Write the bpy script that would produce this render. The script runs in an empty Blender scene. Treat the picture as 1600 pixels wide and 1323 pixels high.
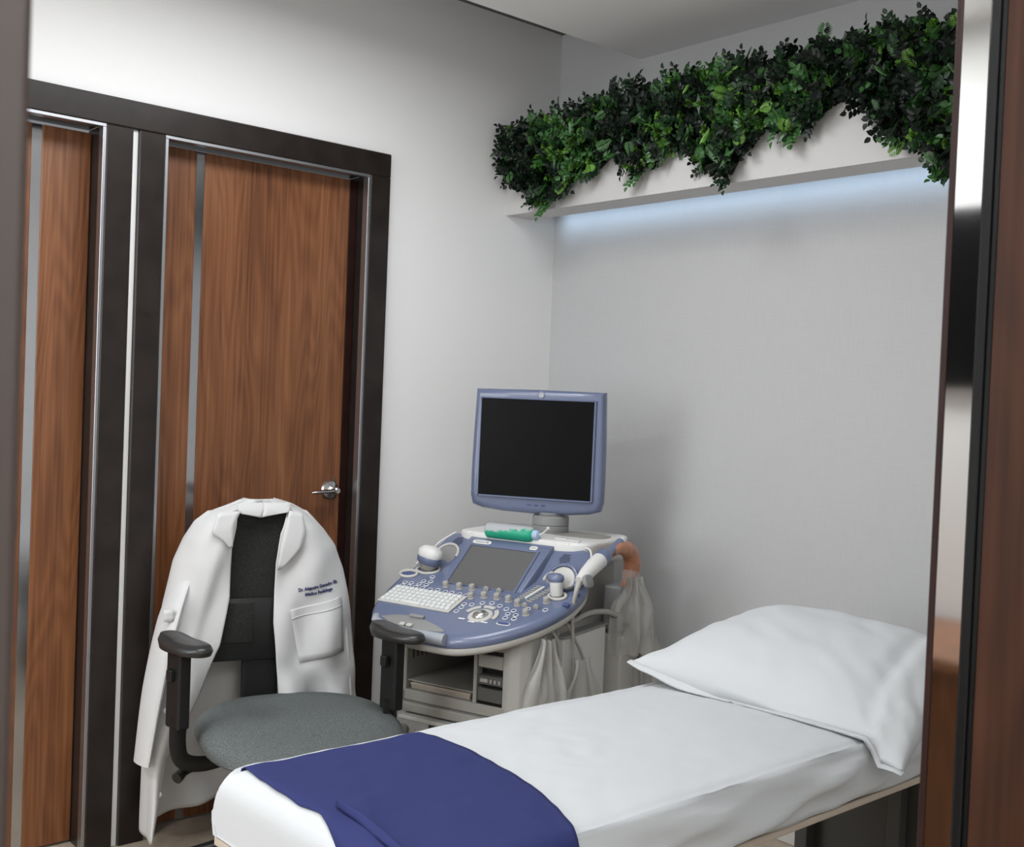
import bpy, bmesh, math, random
from mathutils import Vector, Matrix, noise
random.seed(7)
R = math.radians
sc = bpy.context.scene
COL = sc.collection

# ------------------------------------------------------------------ camera
cam_d = bpy.data.cameras.new('camera'); cam = bpy.data.objects.new('camera', cam_d); COL.objects.link(cam)
yaw, pitch, roll = 0.848214, -0.0227754, 0.0397907
fw = Vector((-math.sin(yaw)*math.cos(pitch), math.cos(yaw)*math.cos(pitch), math.sin(pitch)))
rt = Vector((math.cos(yaw), math.sin(yaw), 0)); up = rt.cross(fw)
r2 = rt*math.cos(roll) + up*math.sin(roll); u2 = -rt*math.sin(roll) + up*math.cos(roll)
CAM = Vector((3.3174, -3.1126, 1.41))
cam.matrix_world = Matrix(((r2.x, u2.x, -fw.x, CAM.x), (r2.y, u2.y, -fw.y, CAM.y), (r2.z, u2.z, -fw.z, CAM.z), (0, 0, 0, 1)))
cam_d.sensor_width = 36; cam_d.lens = 36*1754.7/1600; cam_d.clip_start = .05
cam_d.dof.use_dof = True; cam_d.dof.focus_distance = 3.0; cam_d.dof.aperture_fstop = 16
sc.camera = cam

# ------------------------------------------------------------------ light, world, exposure
world = bpy.data.worlds.new('world'); sc.world = world; world.use_nodes = True
world.node_tree.nodes['Background'].inputs[0].default_value = (.93, .96, 1, 1)
world.node_tree.nodes['Background'].inputs[1].default_value = .25
sc.view_settings.view_transform = 'Standard'; sc.view_settings.look = 'None'
sc.view_settings.exposure = -.12; sc.view_settings.gamma = 1; sc.view_settings.use_curve_mapping = False
def area(name, loc, rot, sx, sy, power, color, spread=180):
    d = bpy.data.lights.new(name, 'AREA'); d.shape = 'RECTANGLE'; d.size = sx; d.size_y = sy
    d.energy = power; d.color = color; d.spread = R(spread)
    o = bpy.data.objects.new(name, d); COL.objects.link(o); o.location = loc; o.rotation_euler = rot; return o
area('panel_light', (1.0, -1.65, 2.66), (0, 0, 0), .6, 1.2, 26, (.96, .98, 1))
area('rear_fill_light', (1.3, -3.9, 2.66), (0, 0, 0), .6, .6, 42, (.96, .98, 1))  # unseen second lamp, added to even out the room light
area('front_fill_light', (.75, -4.58, 1.65), (R(90), 0, 0), 1.1, 1.5, 32, (.93, .97, 1))  # added fill on the front wall for ceiling, beam and back wall; no window
area('corridor_fill_light', (3.8, -3.1, 2.6), (0, 0, 0), .6, 2.6, 75, (.94, .98, 1))  # unseen lamp added as fill through the doorway
area('cove_light', (1.4, -.118, 2.20), (R(52), 0, 0), 2.7, .02, .95, (.55, .76, 1), 56)

# ------------------------------------------------------------------ materials
def nodes(name):
    m = bpy.data.materials.new(name); m.use_nodes = True
    nt = m.node_tree; return m, nt, nt.nodes['Principled BSDF']
def mat(name, col, rough=.5, metal=0, bump=None, var=None, coat=0, trans=0, alpha=1, sheen=0, subs=0):
    """bump=(scale,strength[,stretch xyz]); var=(scale,amount) multiplies the colour with noise"""
    m, nt, b = nodes(name)
    b.inputs['Base Color'].default_value = (*col, 1); b.inputs['Roughness'].default_value = rough
    b.inputs['Metallic'].default_value = metal; b.inputs['Coat Weight'].default_value = coat
    b.inputs['Transmission Weight'].default_value = trans; b.inputs['Alpha'].default_value = alpha
    b.inputs['Sheen Weight'].default_value = sheen
    N = nt.nodes; L = nt.links
    if bump or var:
        tc = N.new('ShaderNodeTexCoord')
    if bump:
        mp = N.new('ShaderNodeMapping'); L.new(tc.outputs['Object'], mp.inputs[0])
        mp.inputs['Scale'].default_value = bump[2] if len(bump) > 2 else (1, 1, 1)
        n = N.new('ShaderNodeTexNoise'); n.inputs['Scale'].default_value = bump[0]; n.inputs['Detail'].default_value = 4
        L.new(mp.outputs[0], n.inputs['Vector'])
        bp = N.new('ShaderNodeBump'); bp.inputs['Strength'].default_value = bump[1]; bp.inputs['Distance'].default_value = .004
        L.new(n.outputs[0], bp.inputs['Height']); L.new(bp.outputs[0], b.inputs['Normal'])
    if var:
        n = N.new('ShaderNodeTexNoise'); n.inputs['Scale'].default_value = var[0]; n.inputs['Detail'].default_value = 5
        L.new(tc.outputs['Object'], n.inputs['Vector'])
        r = N.new('ShaderNodeValToRGB'); r.color_ramp.elements[0].position = .3; r.color_ramp.elements[1].position = .7
        a = var[1]
        r.color_ramp.elements[0].color = (*[c*(1-a) for c in col], 1); r.color_ramp.elements[1].color = (*[min(1, c*(1+a)) for c in col], 1)
        L.new(n.outputs[0], r.inputs[0]); L.new(r.outputs[0], b.inputs['Base Color'])
    return m
def wood(name, dark, mid, light, rough=.38):
    m, nt, b = nodes(name); N = nt.nodes; L = nt.links
    tc = N.new('ShaderNodeTexCoord')
    mp = N.new('ShaderNodeMapping'); mp.inputs['Scale'].default_value = (3.2, 3.2, .42); L.new(tc.outputs['Object'], mp.inputs[0])
    n0 = N.new('ShaderNodeTexNoise'); n0.inputs['Scale'].default_value = 1.3; n0.inputs['Detail'].default_value = 2; L.new(mp.outputs[0], n0.inputs['Vector'])
    mul = N.new('ShaderNodeMath'); mul.operation = 'MULTIPLY'; mul.inputs[1].default_value = 150; L.new(n0.outputs[0], mul.inputs[0])
    sn = N.new('ShaderNodeMath'); sn.operation = 'SINE'; L.new(mul.outputs[0], sn.inputs[0])
    mp2 = N.new('ShaderNodeMapping'); mp2.inputs['Scale'].default_value = (110, 110, 2.2); L.new(tc.outputs['Object'], mp2.inputs[0])
    n1 = N.new('ShaderNodeTexNoise'); n1.inputs['Scale'].default_value = 1; n1.inputs['Detail'].default_value = 6; L.new(mp2.outputs[0], n1.inputs['Vector'])
    mp3 = N.new('ShaderNodeMapping'); mp3.inputs['Scale'].default_value = (14, 14, .7); L.new(tc.outputs['Object'], mp3.inputs[0])
    n2 = N.new('ShaderNodeTexNoise'); n2.inputs['Scale'].default_value = 1; n2.inputs['Detail'].default_value = 3; L.new(mp3.outputs[0], n2.inputs['Vector'])
    s1 = N.new('ShaderNodeMath'); s1.operation = 'MULTIPLY_ADD'; s1.inputs[1].default_value = .042; L.new(sn.outputs[0], s1.inputs[0])
    a1 = N.new('ShaderNodeMath'); a1.operation = 'MULTIPLY_ADD'; a1.inputs[1].default_value = .5; L.new(n1.outputs[0], a1.inputs[0])
    a2 = N.new('ShaderNodeMath'); a2.operation = 'MULTIPLY'; a2.inputs[1].default_value = .45; L.new(n2.outputs[0], a2.inputs[0])
    L.new(a2.outputs[0], a1.inputs[2]); L.new(a1.outputs[0], s1.inputs[2])
    r = N.new('ShaderNodeValToRGB'); e = r.color_ramp.elements
    e[0].position = .30; e[0].color = (*dark, 1); e[1].position = .66; e[1].color = (*light, 1)
    q = e.new(.48); q.color = (*mid, 1)
    L.new(s1.outputs[0], r.inputs[0]); L.new(r.outputs[0], b.inputs['Base Color'])
    b.inputs['Roughness'].default_value = rough
    return m
def weave(name, col, col2, scale, strength, rough=.9):
    m, nt, b = nodes(name); N = nt.nodes; L = nt.links
    tc = N.new('ShaderNodeTexCoord'); out = []
    for st in scale:
        mp = N.new('ShaderNodeMapping'); mp.inputs['Scale'].default_value = st; L.new(tc.outputs['Object'], mp.inputs[0])
        n = N.new('ShaderNodeTexNoise'); n.inputs['Scale'].default_value = 1; n.inputs['Detail'].default_value = 3; L.new(mp.outputs[0], n.inputs['Vector']); out.append(n)
    ad = N.new('ShaderNodeMath'); ad.operation = 'ADD'; L.new(out[0].outputs[0], ad.inputs[0]); L.new(out[1].outputs[0], ad.inputs[1])
    hf = N.new('ShaderNodeMath'); hf.operation = 'MULTIPLY'; hf.inputs[1].default_value = .5; L.new(ad.outputs[0], hf.inputs[0])
    r = N.new('ShaderNodeValToRGB'); r.color_ramp.elements[0].position = .38; r.color_ramp.elements[1].position = .62
    r.color_ramp.elements[0].color = (*col, 1); r.color_ramp.elements[1].color = (*col2, 1)
    L.new(hf.outputs[0], r.inputs[0]); L.new(r.outputs[0], b.inputs['Base Color'])
    bp = N.new('ShaderNodeBump'); bp.inputs['Strength'].default_value = strength; bp.inputs['Distance'].default_value = .002
    L.new(hf.outputs[0], bp.inputs['Height']); L.new(bp.outputs[0], b.inputs['Normal']); b.inputs['Roughness'].default_value = rough
    return m
M = {}
M['wall'] = mat('wall_paint', (.86, .857, .85), .75, bump=(160, .08))
M['wallpaper'] = weave('linen_wallpaper', (.49, .492, .496), (.515, .517, .521), ((12, 12, 260), (260, 260, 12)), .15, .85)
M['ceiling'] = mat('ceiling_paint', (.85, .85, .85), .8)
M['upper'] = mat('upper_ceiling_paint', (.12, .12, .12), .8)
M['beam'] = mat('beam_plaster', (.58, .572, .565), .8, bump=(45, .25))
M['floor'] = mat('beige_floor', (.40, .33, .25), .45, var=(30, .1))
M['base'] = mat('baseboard_paint', (.55, .53, .5), .5)
M['wood'] = wood('door_veneer', (.095, .032, .012), (.182, .068, .025), (.265, .110, .046))
M['wenge'] = mat('dark_frame_lacquer', (.020, .015, .013), .3, var=(14, .25), bump=(30, .05))
M['jambbrown'] = mat('brown_jamb_lacquer', (.034, .022, .018), .4, bump=(30, .05))
M['edge'] = mat('dark_red_edge', (.020, .007, .005), .45, var=(9, .3))
M['steel'] = mat('brushed_steel', (.42, .43, .45), .38, 1)
M['mirror'] = mat('polished_steel', (.50, .50, .49), .05, 1, bump=(3.5, .05, (1, 1, 1)))
M['inlay'] = mat('satin_steel_inlay', (.55, .56, .58), .16, 1, bump=(4, .05))
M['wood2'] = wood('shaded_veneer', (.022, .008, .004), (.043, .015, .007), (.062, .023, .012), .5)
M['seal'] = mat('black_seal', (.008, .008, .008), .3)
M['sheet'] = mat('white_cotton', (.54, .555, .568), .85, bump=(7, .4), sheen=.1)
M['coat'] = mat('white_coat_twill', (.60, .60, .60), .8, bump=(14, .35))
M['navy'] = mat('navy_nonwoven', (.025, .032, .118), .8, bump=(9, .6))
M['black'] = mat('black_plastic', (.012, .012, .012), .38)
M['pad'] = mat('black_soft_pad', (.022, .022, .022), .33)
M['mesh'] = weave('charcoal_mesh', (.012, .012, .011), (.035, .035, .032), ((300, 300, 300), (500, 500, 500)), .3)
M['seat'] = weave('grey_seat_fabric', (.07, .078, .078), (.155, .168, .166), ((420, 420, 420), (260, 260, 260)), .5)
M['blue'] = mat('slate_blue_plastic', (.128, .156, .25), .32, coat=.3)
M['blue2'] = mat('deep_blue_plastic', (.055, .075, .2), .35)
M['cream'] = mat('offwhite_plastic', (.52, .51, .48), .42)
M['body'] = mat('warm_grey_plastic', (.27, .26, .235), .5)
M['flank'] = mat('flank_grey', (.34, .33, .305), .45)
M['emblem'] = mat('emblem_silver', (.28, .30, .36), .35)
M['white'] = mat('white_plastic', (.68, .68, .66), .4)
M['key'] = mat('keycap_white', (.66, .68, .67), .45)
M['knob'] = mat('knob_grey', (.37, .36, .33), .45)
M['grey'] = mat('mid_grey_plastic', (.25, .25, .25), .45)
M['dgrey'] = mat('dark_grey_plastic', (.075, .073, .068), .45)
M['screen'] = mat('screen_black', (.006, .006, .0065), .3)
M['touch'] = mat('touch_panel_grey', (.12, .12, .12), .3)
M['ball'] = mat('trackball_chrome', (.62, .62, .62), .22, .9)
M['green'] = mat('gel_green', (.01, .33, .2), .45, var=(220, .12))
M['gelclear'] = mat('frosted_bottle', (.42, .45, .46), .4, var=(220, .2))
M['paleblue'] = mat('pale_blue_cap', (.4, .52, .68), .35)
M['peach'] = mat('peach_sleeve', (.47, .2, .11), .38, bump=(60, .6), var=(30, .25), coat=.3)
M['bag'] = mat('plastic_bag', (.62, .61, .58), .28, alpha=.42, bump=(11, .5))
M['clear'] = mat('clear_film', (.7, .68, .65), .15, alpha=.35, bump=(30, .5))
M['cable'] = mat('grey_cable', (.4, .39, .36), .5)
M['dcable'] = mat('dark_cable', (.04, .04, .045), .45)
M['paper'] = mat('paper_beige', (.42, .36, .3), .8)
M['ink'] = mat('navy_thread', (.02, .03, .13), .8)
M['inkgrey'] = mat('grey_print', (.16, .17, .22), .6)
M['tan'] = mat('tan_frame_board', (.5, .42, .34), .55)
M['chrome'] = mat('satin_chrome', (.55, .54, .52), .22, 1)
def leafmat(name, c):
    m = mat(name, c, .42, var=(90, .35), coat=.1); return m
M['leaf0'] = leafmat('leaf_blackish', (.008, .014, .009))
M['leaf1'] = leafmat('leaf_dark', (.012, .038, .014))
M['leaf2'] = leafmat('leaf_mid', (.035, .12, .024))
M['leaf3'] = leafmat('leaf_lime', (.12, .28, .035))
M['desk'] = wood('desk_veneer', (.16, .06, .025), (.27, .115, .05), (.35, .16, .08))

for k_, v_ in (('dgrey', .3), ('screen', .05), ('wenge', .3), ('navy', .2), ('touch', .3), ('black', .35), ('mesh', .2), ('seat', .2), ('seal', .15), ('edge', .2), ('wood2', .2), ('leaf0', .2), ('leaf1', .3)):
    M[k_].node_tree.nodes['Principled BSDF'].inputs['Specular IOR Level'].default_value = v_
# ------------------------------------------------------------------ mesh helpers
def finish(name, bm, m, parent=None, smooth=False, loc=None, rot=None, kind=None):
    me = bpy.data.meshes.new(name); bm.normal_update(); bm.to_mesh(me); bm.free()
    if isinstance(m, (list, tuple)):
        for q in m: me.materials.append(q)
    elif m: me.materials.append(m)
    if smooth:
        me.polygons.foreach_set('use_smooth', [True]*len(me.polygons))
        if smooth is not True:
            me.set_sharp_from_angle(angle=R(smooth))
    o = bpy.data.objects.new(name, me); COL.objects.link(o)
    if parent: o.parent = parent
    if loc is not None: o.location = loc
    if rot is not None: o.rotation_euler = rot
    if kind: o['kind'] = kind
    return o
def box_bm(x0, x1, y0, y1, z0, z1, bev=0, seg=2, bm=None, mi=0):
    t = bmesh.new(); bmesh.ops.create_cube(t, size=1)
    for v in t.verts:
        v.co = Vector((x0+(v.co.x+.5)*(x1-x0), y0+(v.co.y+.5)*(y1-y0), z0+(v.co.z+.5)*(z1-z0)))
    if bev: bmesh.ops.bevel(t, geom=t.edges[:]+t.verts[:], offset=bev, segments=seg, profile=.5, affect='EDGES')
    for f in t.faces: f.material_index = mi
    return merge(bm, t)
def merge(bm, t, mtx=None):
    if mtx is not None: t.transform(mtx)
    if bm is None: return t
    me = bpy.data.meshes.new('tmp'); t.to_mesh(me); t.free(); bm.from_mesh(me); bpy.data.meshes.remove(me); return bm
def box(name, x0, x1, y0, y1, z0, z1, m, parent=None, bev=.002, **k):
    if bev <= .003: return finish(name, box_bm(x0, x1, y0, y1, z0, z1, bev, 1), m, parent, smooth=False, **k)
    o = finish(name, box_bm(x0, x1, y0, y1, z0, z1, bev, 3), m, parent, smooth=60, **k)
    w = o.modifiers.new('weighted', 'WEIGHTED_NORMAL'); w.keep_sharp = True
    return o
def lathe_bm(prof, n=24, bm=None, mtx=None, mi=0):
    t = bmesh.new(); rings = []
    for (r, z) in prof:
        if r < 1e-6: rings.append([t.verts.new((0, 0, z))])
        else: rings.append([t.verts.new((r*math.cos(2*math.pi*i/n), r*math.sin(2*math.pi*i/n), z)) for i in range(n)])
    for a, b in zip(rings, rings[1:]):
        for i in range(n):
            j = (i+1) % n
            if len(a) == 1 and len(b) == 1: continue
            f = t.faces.new([a[0], b[j], b[i]] if len(a) == 1 else [a[i], a[j], b[0]] if len(b) == 1 else [a[i], a[j], b[j], b[i]])
            f.material_index = mi
    bmesh.ops.recalc_face_normals(t, faces=t.faces[:])
    return merge(bm, t, mtx) if (bm is not None or mtx is not None) else t
def lathe(name, prof, m, parent=None, n=24, mtx=None, **k):
    t = lathe_bm(prof, n)
    if mtx is not None: t.transform(mtx)
    return finish(name, t, m, parent, smooth=40, **k)
def catmull(P, sub=6):
    P = [Vector(p) for p in P]; out = []
    Q = [P[0]*2-P[1]]+P+[P[-1]*2-P[-2]]
    for i in range(1, len(Q)-2):
        a, b, c, d = Q[i-1:i+3]
        for s in range(sub):
            t = s/sub; out.append(.5*((2*b)+(c-a)*t+(2*a-5*b+4*c-d)*t*t+(3*b-a-3*c+d)*t**3))
    out.append(P[-1]); return out
def tube_bm(pts, rad, n=8, sub=6, bm=None, flat=None):
    """rad: number or list per control point; flat: (axis scale) for elliptical section"""
    P = catmull(pts, sub) if sub > 1 else [Vector(p) for p in pts]
    if not isinstance(rad, (int, float)):
        rr = []
        for i in range(len(P)):
            x = i/(len(P)-1)*(len(rad)-1); k = min(int(x), len(rad)-2); rr.append(rad[k]+(rad[k+1]-rad[k])*(x-k))
    else: rr = [rad]*len(P)
    t = bmesh.new(); up_ = Vector((0, 0, 1)); rings = []; side = None
    for i, p in enumerate(P):
        d = (P[min(i+1, len(P)-1)]-P[max(i-1, 0)]).normalized()
        if side is None:
            side = d.cross(up_) if abs(d.z) < .95 else d.cross(Vector((1, 0, 0)))
        side = (side-d*side.dot(d)).normalized(); u = side.cross(d)
        fl = flat or (1, 1)
        rings.append([t.verts.new(p+side*math.cos(2*math.pi*k/n)*rr[i]*fl[0]+u*math.sin(2*math.pi*k/n)*rr[i]*fl[1]) for k in range(n)])
    for a, b in zip(rings, rings[1:]):
        for k in range(n): t.faces.new([a[k], a[(k+1) % n], b[(k+1) % n], b[k]])
    t.faces.new(rings[0][::-1]); t.faces.new(rings[-1])
    bmesh.ops.recalc_face_normals(t, faces=t.faces[:])
    return merge(bm, t)
def tube(name, pts, rad, m, parent=None, n=8, sub=6, flat=None, **k):
    return finish(name, tube_bm(pts, rad, n, sub, flat=flat), m, parent, smooth=50, **k)
def prism_bm(poly, z0, z1, bev=0, bm=None, mtx=None, seg=2):
    t = bmesh.new(); f = t.faces.new([t.verts.new((x, y, z0)) for x, y in poly])
    g = bmesh.ops.extrude_face_region(t, geom=[f]); vs = [v for v in g['geom'] if isinstance(v, bmesh.types.BMVert)]
    for v in vs: v.co.z = z1
    bmesh.ops.recalc_face_normals(t, faces=t.faces[:])
    if bev: bmesh.ops.bevel(t, geom=t.edges[:], offset=bev, segments=seg, profile=.5, affect='EDGES')
    return merge(bm, t, mtx) if (bm is not None or mtx is not None) else t
def grid_bm(P, nu, nv, thick=0, closed=False):
    """P(i,j) -> Vector"""
    t = bmesh.new(); V = [[t.verts.new(P(i, j)) for j in range(nv)] for i in range(nu)]
    for i in range(nu-1):
        for j in range(nv-1 if not closed else nv):
            jj = (j+1) % nv
            t.faces.new([V[i][j], V[i][jj], V[i+1][jj], V[i+1][j]])
    bmesh.ops.recalc_face_normals(t, faces=t.faces[:])
    if thick:
        t.normal_update(); F = t.faces[:]; E = [e for e in t.edges if e.is_boundary]
        D = {v: t.verts.new(v.co-v.normal*thick) for v in t.verts[:]}
        for e in E:
            f = e.link_faces[0]; a, b = e.verts
            for l in f.loops:
                if l.edge == e: a, b = l.vert, l.link_loop_next.vert
            t.faces.new([b, a, D[a], D[b]])
        for f in F: t.faces.new([D[v] for v in f.verts][::-1])
    return t
def empty(name, loc, rz=0, label=None, cat=None, group=None, kind=None):
    o = bpy.data.objects.new(name, None); COL.objects.link(o); o.location = loc; o.rotation_euler = (0, 0, rz)
    o.empty_display_size = .05
    tag(o, label, cat, group, kind); return o
def tag(o, label=None, cat=None, group=None, kind=None):
    if label: o['label'] = label
    if cat: o['category'] = cat
    if group: o['group'] = group
    if kind: o['kind'] = kind
    return o
def text(name, s, size, m, parent, mtx, ext=.0004, align='CENTER', bold=0):
    c = bpy.data.curves.new(name, 'FONT'); c.body = s; c.size = size; c.extrude = ext; c.offset = bold; c.align_x = align; c.align_y = 'CENTER'
    o = bpy.data.objects.new(name+'_tmp', c); COL.objects.link(o)
    bpy.context.view_layer.update()
    me = bpy.data.meshes.new_from_object(o.evaluated_get(bpy.context.evaluated_depsgraph_get()))
    bpy.data.objects.remove(o); me.materials.clear(); me.materials.append(m)
    t = bpy.data.objects.new(name, me); COL.objects.link(t); t.parent = parent; t.matrix_local = mtx
    return t
def nz(x, y, z, s=1): return noise.noise(Vector((x*s, y*s, z*s)))
def smooth01(t): t = max(0, min(1, t)); return t*t*(3-2*t)
def interp(tab, x):
    """tab: sorted list of (x, value)"""
    if x <= tab[0][0]: return tab[0][1]
    for (a, va), (b, vb) in zip(tab, tab[1:]):
        if x <= b: return va+(vb-va)*(x-a)/(b-a)
    return tab[-1][1]
def S(name, x0, x1, y0, y1, z0, z1, m, bev=0):
    return tag(box(name, x0, x1, y0, y1, z0, z1, m, bev=bev), kind='structure')

# ------------------------------------------------------------------ the room
S('floor', -.3, 4.6, -5.0, .15, -.08, 0, M['floor'])
S('wall_back', -.3, 2.8, 0, .12, 0, 2.95, M['wallpaper'])
# left wall: pieces round the two doorways
bm = bmesh.new()
for a in ((-.12, 0, -.86, 0, 0, 2.95), (-.12, 0, -1.80, -1.69, 0, 2.2), (-.12, 0, -5.0, -2.63, 0, 2.2), (-.12, 0, -5.0, -.86, 2.2, 2.95)):
    box_bm(*a, bm=bm)
tag(finish('wall_left', bm, M['wall']), kind='structure')
S('wall_front', -.3, 2.8, -4.75, -4.63, 0, 2.95, M['wall'])
bm = bmesh.new()
for a in ((2.80, 2.92, -2.04, .12, 0, 2.95), (2.80, 2.92, -5.0, -3.10, 0, 2.95), (2.80, 2.92, -3.10, -2.04, 2.3, 2.95)):
    box_bm(*a, bm=bm)
tag(finish('wall_right', bm, M['wall']), kind='structure')
S('wall_corridor', 4.4, 4.5, -5.0, .15, 0, 2.95, M['wall'])
S('ceiling', .43, 4.4, -4.63, 0, 2.692, 2.76, M['ceiling'])
tag(box('ceiling', -.12, 4.4, -4.63, 0, 2.872, 2.93, M['upper'], bev=0), kind='structure')
S('baseboard_back', 0, 2.8, -.014, 0, 0, .085, M['base'], .003)
S('baseboard_left', 0, .014, -.80, -.014, 0, .085, M['base'], .003)
# the hollow soffit beam over the bed, light strip behind its board
bm = bmesh.new()
box_bm(0, 2.8, -.262, -.132, 2.115, 2.40, bm=bm)
box_bm(0, 2.8, -.132, 0, 2.33, 2.40, bm=bm)
tag(finish('trim_1', bm, M['beam']), kind='structure')

# door frame assembly on the left wall
fr = empty('trim_2', (0, -1.2, 0), kind='structure')
def fbox(name, y0, y1, z0, z1, x0=-.02, x1=.022, m='wenge', bev=.003, p=fr):
    return box(name, x0, x1, y0+1.2, y1+1.2, z0, z1, M[m], p, bev)
fbox('frame_head', -2.67, -.822, 2.168, 2.251)
for y0, y1 in ((-.905, -.822), (-1.736, -1.655), (-1.837, -1.756), (-2.67, -2.59)):
    fbox('frame_post', y0, y1, 0, 2.168)
fbox('filler_strip', -1.756, -1.736, 0, 2.168, -.02, .008, 'wall', .001)
for y0, y1, in ((-.915, -.905), (-1.655, -1.645), (-1.847, -1.837), (-2.59, -2.58)):
    fbox('steel_edge', y0, y1, 0, 2.158, -.012, .020, 'steel', .001)
for y0, y1 in ((-1.655, -.905), (-2.59, -1.837)):
    fbox('steel_edge', y0, y1, 2.158, 2.168, -.012, .020, 'steel', .001)
# dark reveals
for y0, y1 in ((-.905, -.875), (-1.69, -1.655), (-1.837, -1.80), (-2.62, -2.59)):
    fbox('reveal', y0, y1, 0, 2.168, -.12, -.02, 'wenge', .001)
for y0, y1 in ((-1.655, -.905), (-2.59, -1.837)):
    fbox('reveal', y0, y1, 2.168, 2.2, -.12, -.02, 'wenge', .001)
def door(n, y0, y1, xf, splits, handle_y=None, hdir=-1):
    d = empty('door_%d' % n, (xf, (y0+y1)/2, 0), kind='structure'); c = (y0+y1)/2
    for k, (a, b, m) in enumerate(splits):
        if m == 'wood': box('door_panel', -.04, 0, a-c, b-c, .008, 2.155, M['wood'], d, .0015)
        elif m == 'edge': box('door_edge', -.04, .001, a-c, b-c, .008, 2.155, M['edge'], d, .001)
        else: box('steel_inlay', -.04, -.003, a-c, b-c, .008, 2.155, M['inlay'], d, .0005)
    if handle_y is not None:
        h = lathe('door_handle', [(0, 0), (.033, 0), (.034, .004), (.030, .010), (.014, .014), (.013, .045), (.0, .046)], M['chrome'], d,
                  mtx=Matrix.Translation((0, handle_y-c, 1.062)) @ Matrix.Rotation(R(90), 4, 'Y'))
        y = handle_y-c
        tube('lever', [(.045, y+.006*-hdir, 1.062), (.05, y+.02*hdir, 1.061), (.05, y+.05*hdir, 1.060), (.046, y+.082*hdir, 1.058), (.04, y+.092*hdir, 1.057)], [.012, .010, .009, .008, .006], M['chrome'], h, n=10, flat=(1, .75))
        lathe('lock_cylinder', [(0, 0), (.012, 0), (.012, .055), (.009, .058), (0, .058)], M['chrome'], h, n=16, mtx=Matrix.Translation((0, y, 1.062)) @ Matrix.Rotation(R(90), 4, 'Y'))
        box('strike_plate', -.02, .003, .32, .328, 1.03, 1.10, M['dgrey'], d, .001)
    return d
door(2, -1.653, -.907, -.062, [(-1.653, -1.513, 'wood'), (-1.513, -1.485, 'inlay'), (-1.485, -.937, 'wood'), (-.937, -.907, 'edge')], handle_y=-.978)
door(1, -2.588, -1.839, -.092, [(-2.588, -2.012, 'wood'), (-2.012, -1.982, 'inlay'), (-1.982, -1.839, 'wood')])

# doorway the camera looks through (right wall)
dw = empty('trim_3', (2.86, -2.1, 0), kind='structure')
def wb(name, x0, x1, y0, y1, m, bev=.001, z0=0, z1=2.3):
    return box(name, x0-2.86, x1-2.86, y0+2.1, y1+2.1, z0, z1, M[m], dw, bev)
wb('jamb_edge', 2.787, 2.7932, -2.111, -2.0, 'edge')
wb('steel_lining', 2.7932, 2.8205, -2.110, -2.03, 'mirror', .0008)
wb('black_seal', 2.8205, 2.829, -2.111, -2.03, 'seal')
wb('black_seal', 2.8293, 2.8355, -2.108, -2.03, 'seal')
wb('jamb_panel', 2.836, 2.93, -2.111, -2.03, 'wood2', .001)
wb('jamb_post', 2.79, 2.95, -3.10, -2.994, 'jambbrown', .004)
wb('jamb_head', 2.79, 2.95, -2.99, -2.112, 'wenge', .004, 2.25, 2.3)

# ------------------------------------------------------------------ behind the camera side, seen only in the polished steel
tv = empty('wall_television', (1.6, -4.63, 1.79), label='black flat television on the front wall, seen only as a reflection in the steel jamb', cat='television')
box('casing', -.50, .50, .012, .05, -.29, .29, M['black'], tv, .006)
box('screen', -.485, .485, .050, .053, -.275, .275, M['screen'], tv, .001)
box('wall_mount', -.1, .1, 0, .012, -.1, .1, M['dgrey'], tv, .002)
tube('power_cable', [(.1, .02, -.28), (.12, .02, -.4), (.05, .02, -.55), (.09, .02, -.68), (.06, .02, -.85)], .006, M['dcable'], tv)
dk = empty('reception_desk', (1.6, -4.3, 0), label='wooden desk below the television, seen only as a reflection in the steel jamb', cat='desk')
box('desk_top', -.7, .7, -.3, .3, .72, .75, M['desk'], dk, .003)
box('front_panel', -.66, .66, .22, .24, .02, .72, M['wood'], dk, .002)
for s in (-1, 1): box('side_panel', s*.68-.012, s*.68+.012, -.28, .28, 0, .72, M['wood'], dk, .002)

# ------------------------------------------------------------------ examination bed
bed = empty('examination_bed', (1.735, -1.2, 0), label='low examination bed frame with tan base board beneath the white sheet', cat='bed')
BX0, BX1, BY0, BY1 = 1.435, 2.035, -2.14, -.28
def bb(name, x0, x1, y0, y1, z0, z1, m, bev=.004): return box(name, x0-1.735, x1-1.735, y0+1.2, y1+1.2, z0, z1, M[m], bed, bev)
bb('base_board', BX0-.006, BX1+.002, BY0-.002, BY1, .562, .579, 'tan')
bb('rail', BX0+.06, BX0+.10, BY0+.1, BY1-.1, .50, .547, 'dgrey'); bb('rail', BX1-.26, BX1-.22, BY0+.1, BY1-.1, .50, .547, 'dgrey')
bb('under_bed_shade', BX0+.02, BX1-.004, BY1-.03, BY1-.005, .03, .547, 'dgrey', .003)  # added dark sheet standing in for the shade below the bed
for x in (BX0+.06, BX1-.26):
    for y in (BY0+.12, BY1-.09): bb('leg', x, x+.04, y, y+.04, 0, .50, 'dgrey')
for y in (BY0+.13, BY1-.08): bb('crossbar', BX0+.10, BX1-.26, y, y+.025, .12, .145, 'dgrey')
bb('mattress', BX0+.022, BX1-.022, BY0+.022, BY1-.01, .583, .688, 'sheet', .02)
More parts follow.
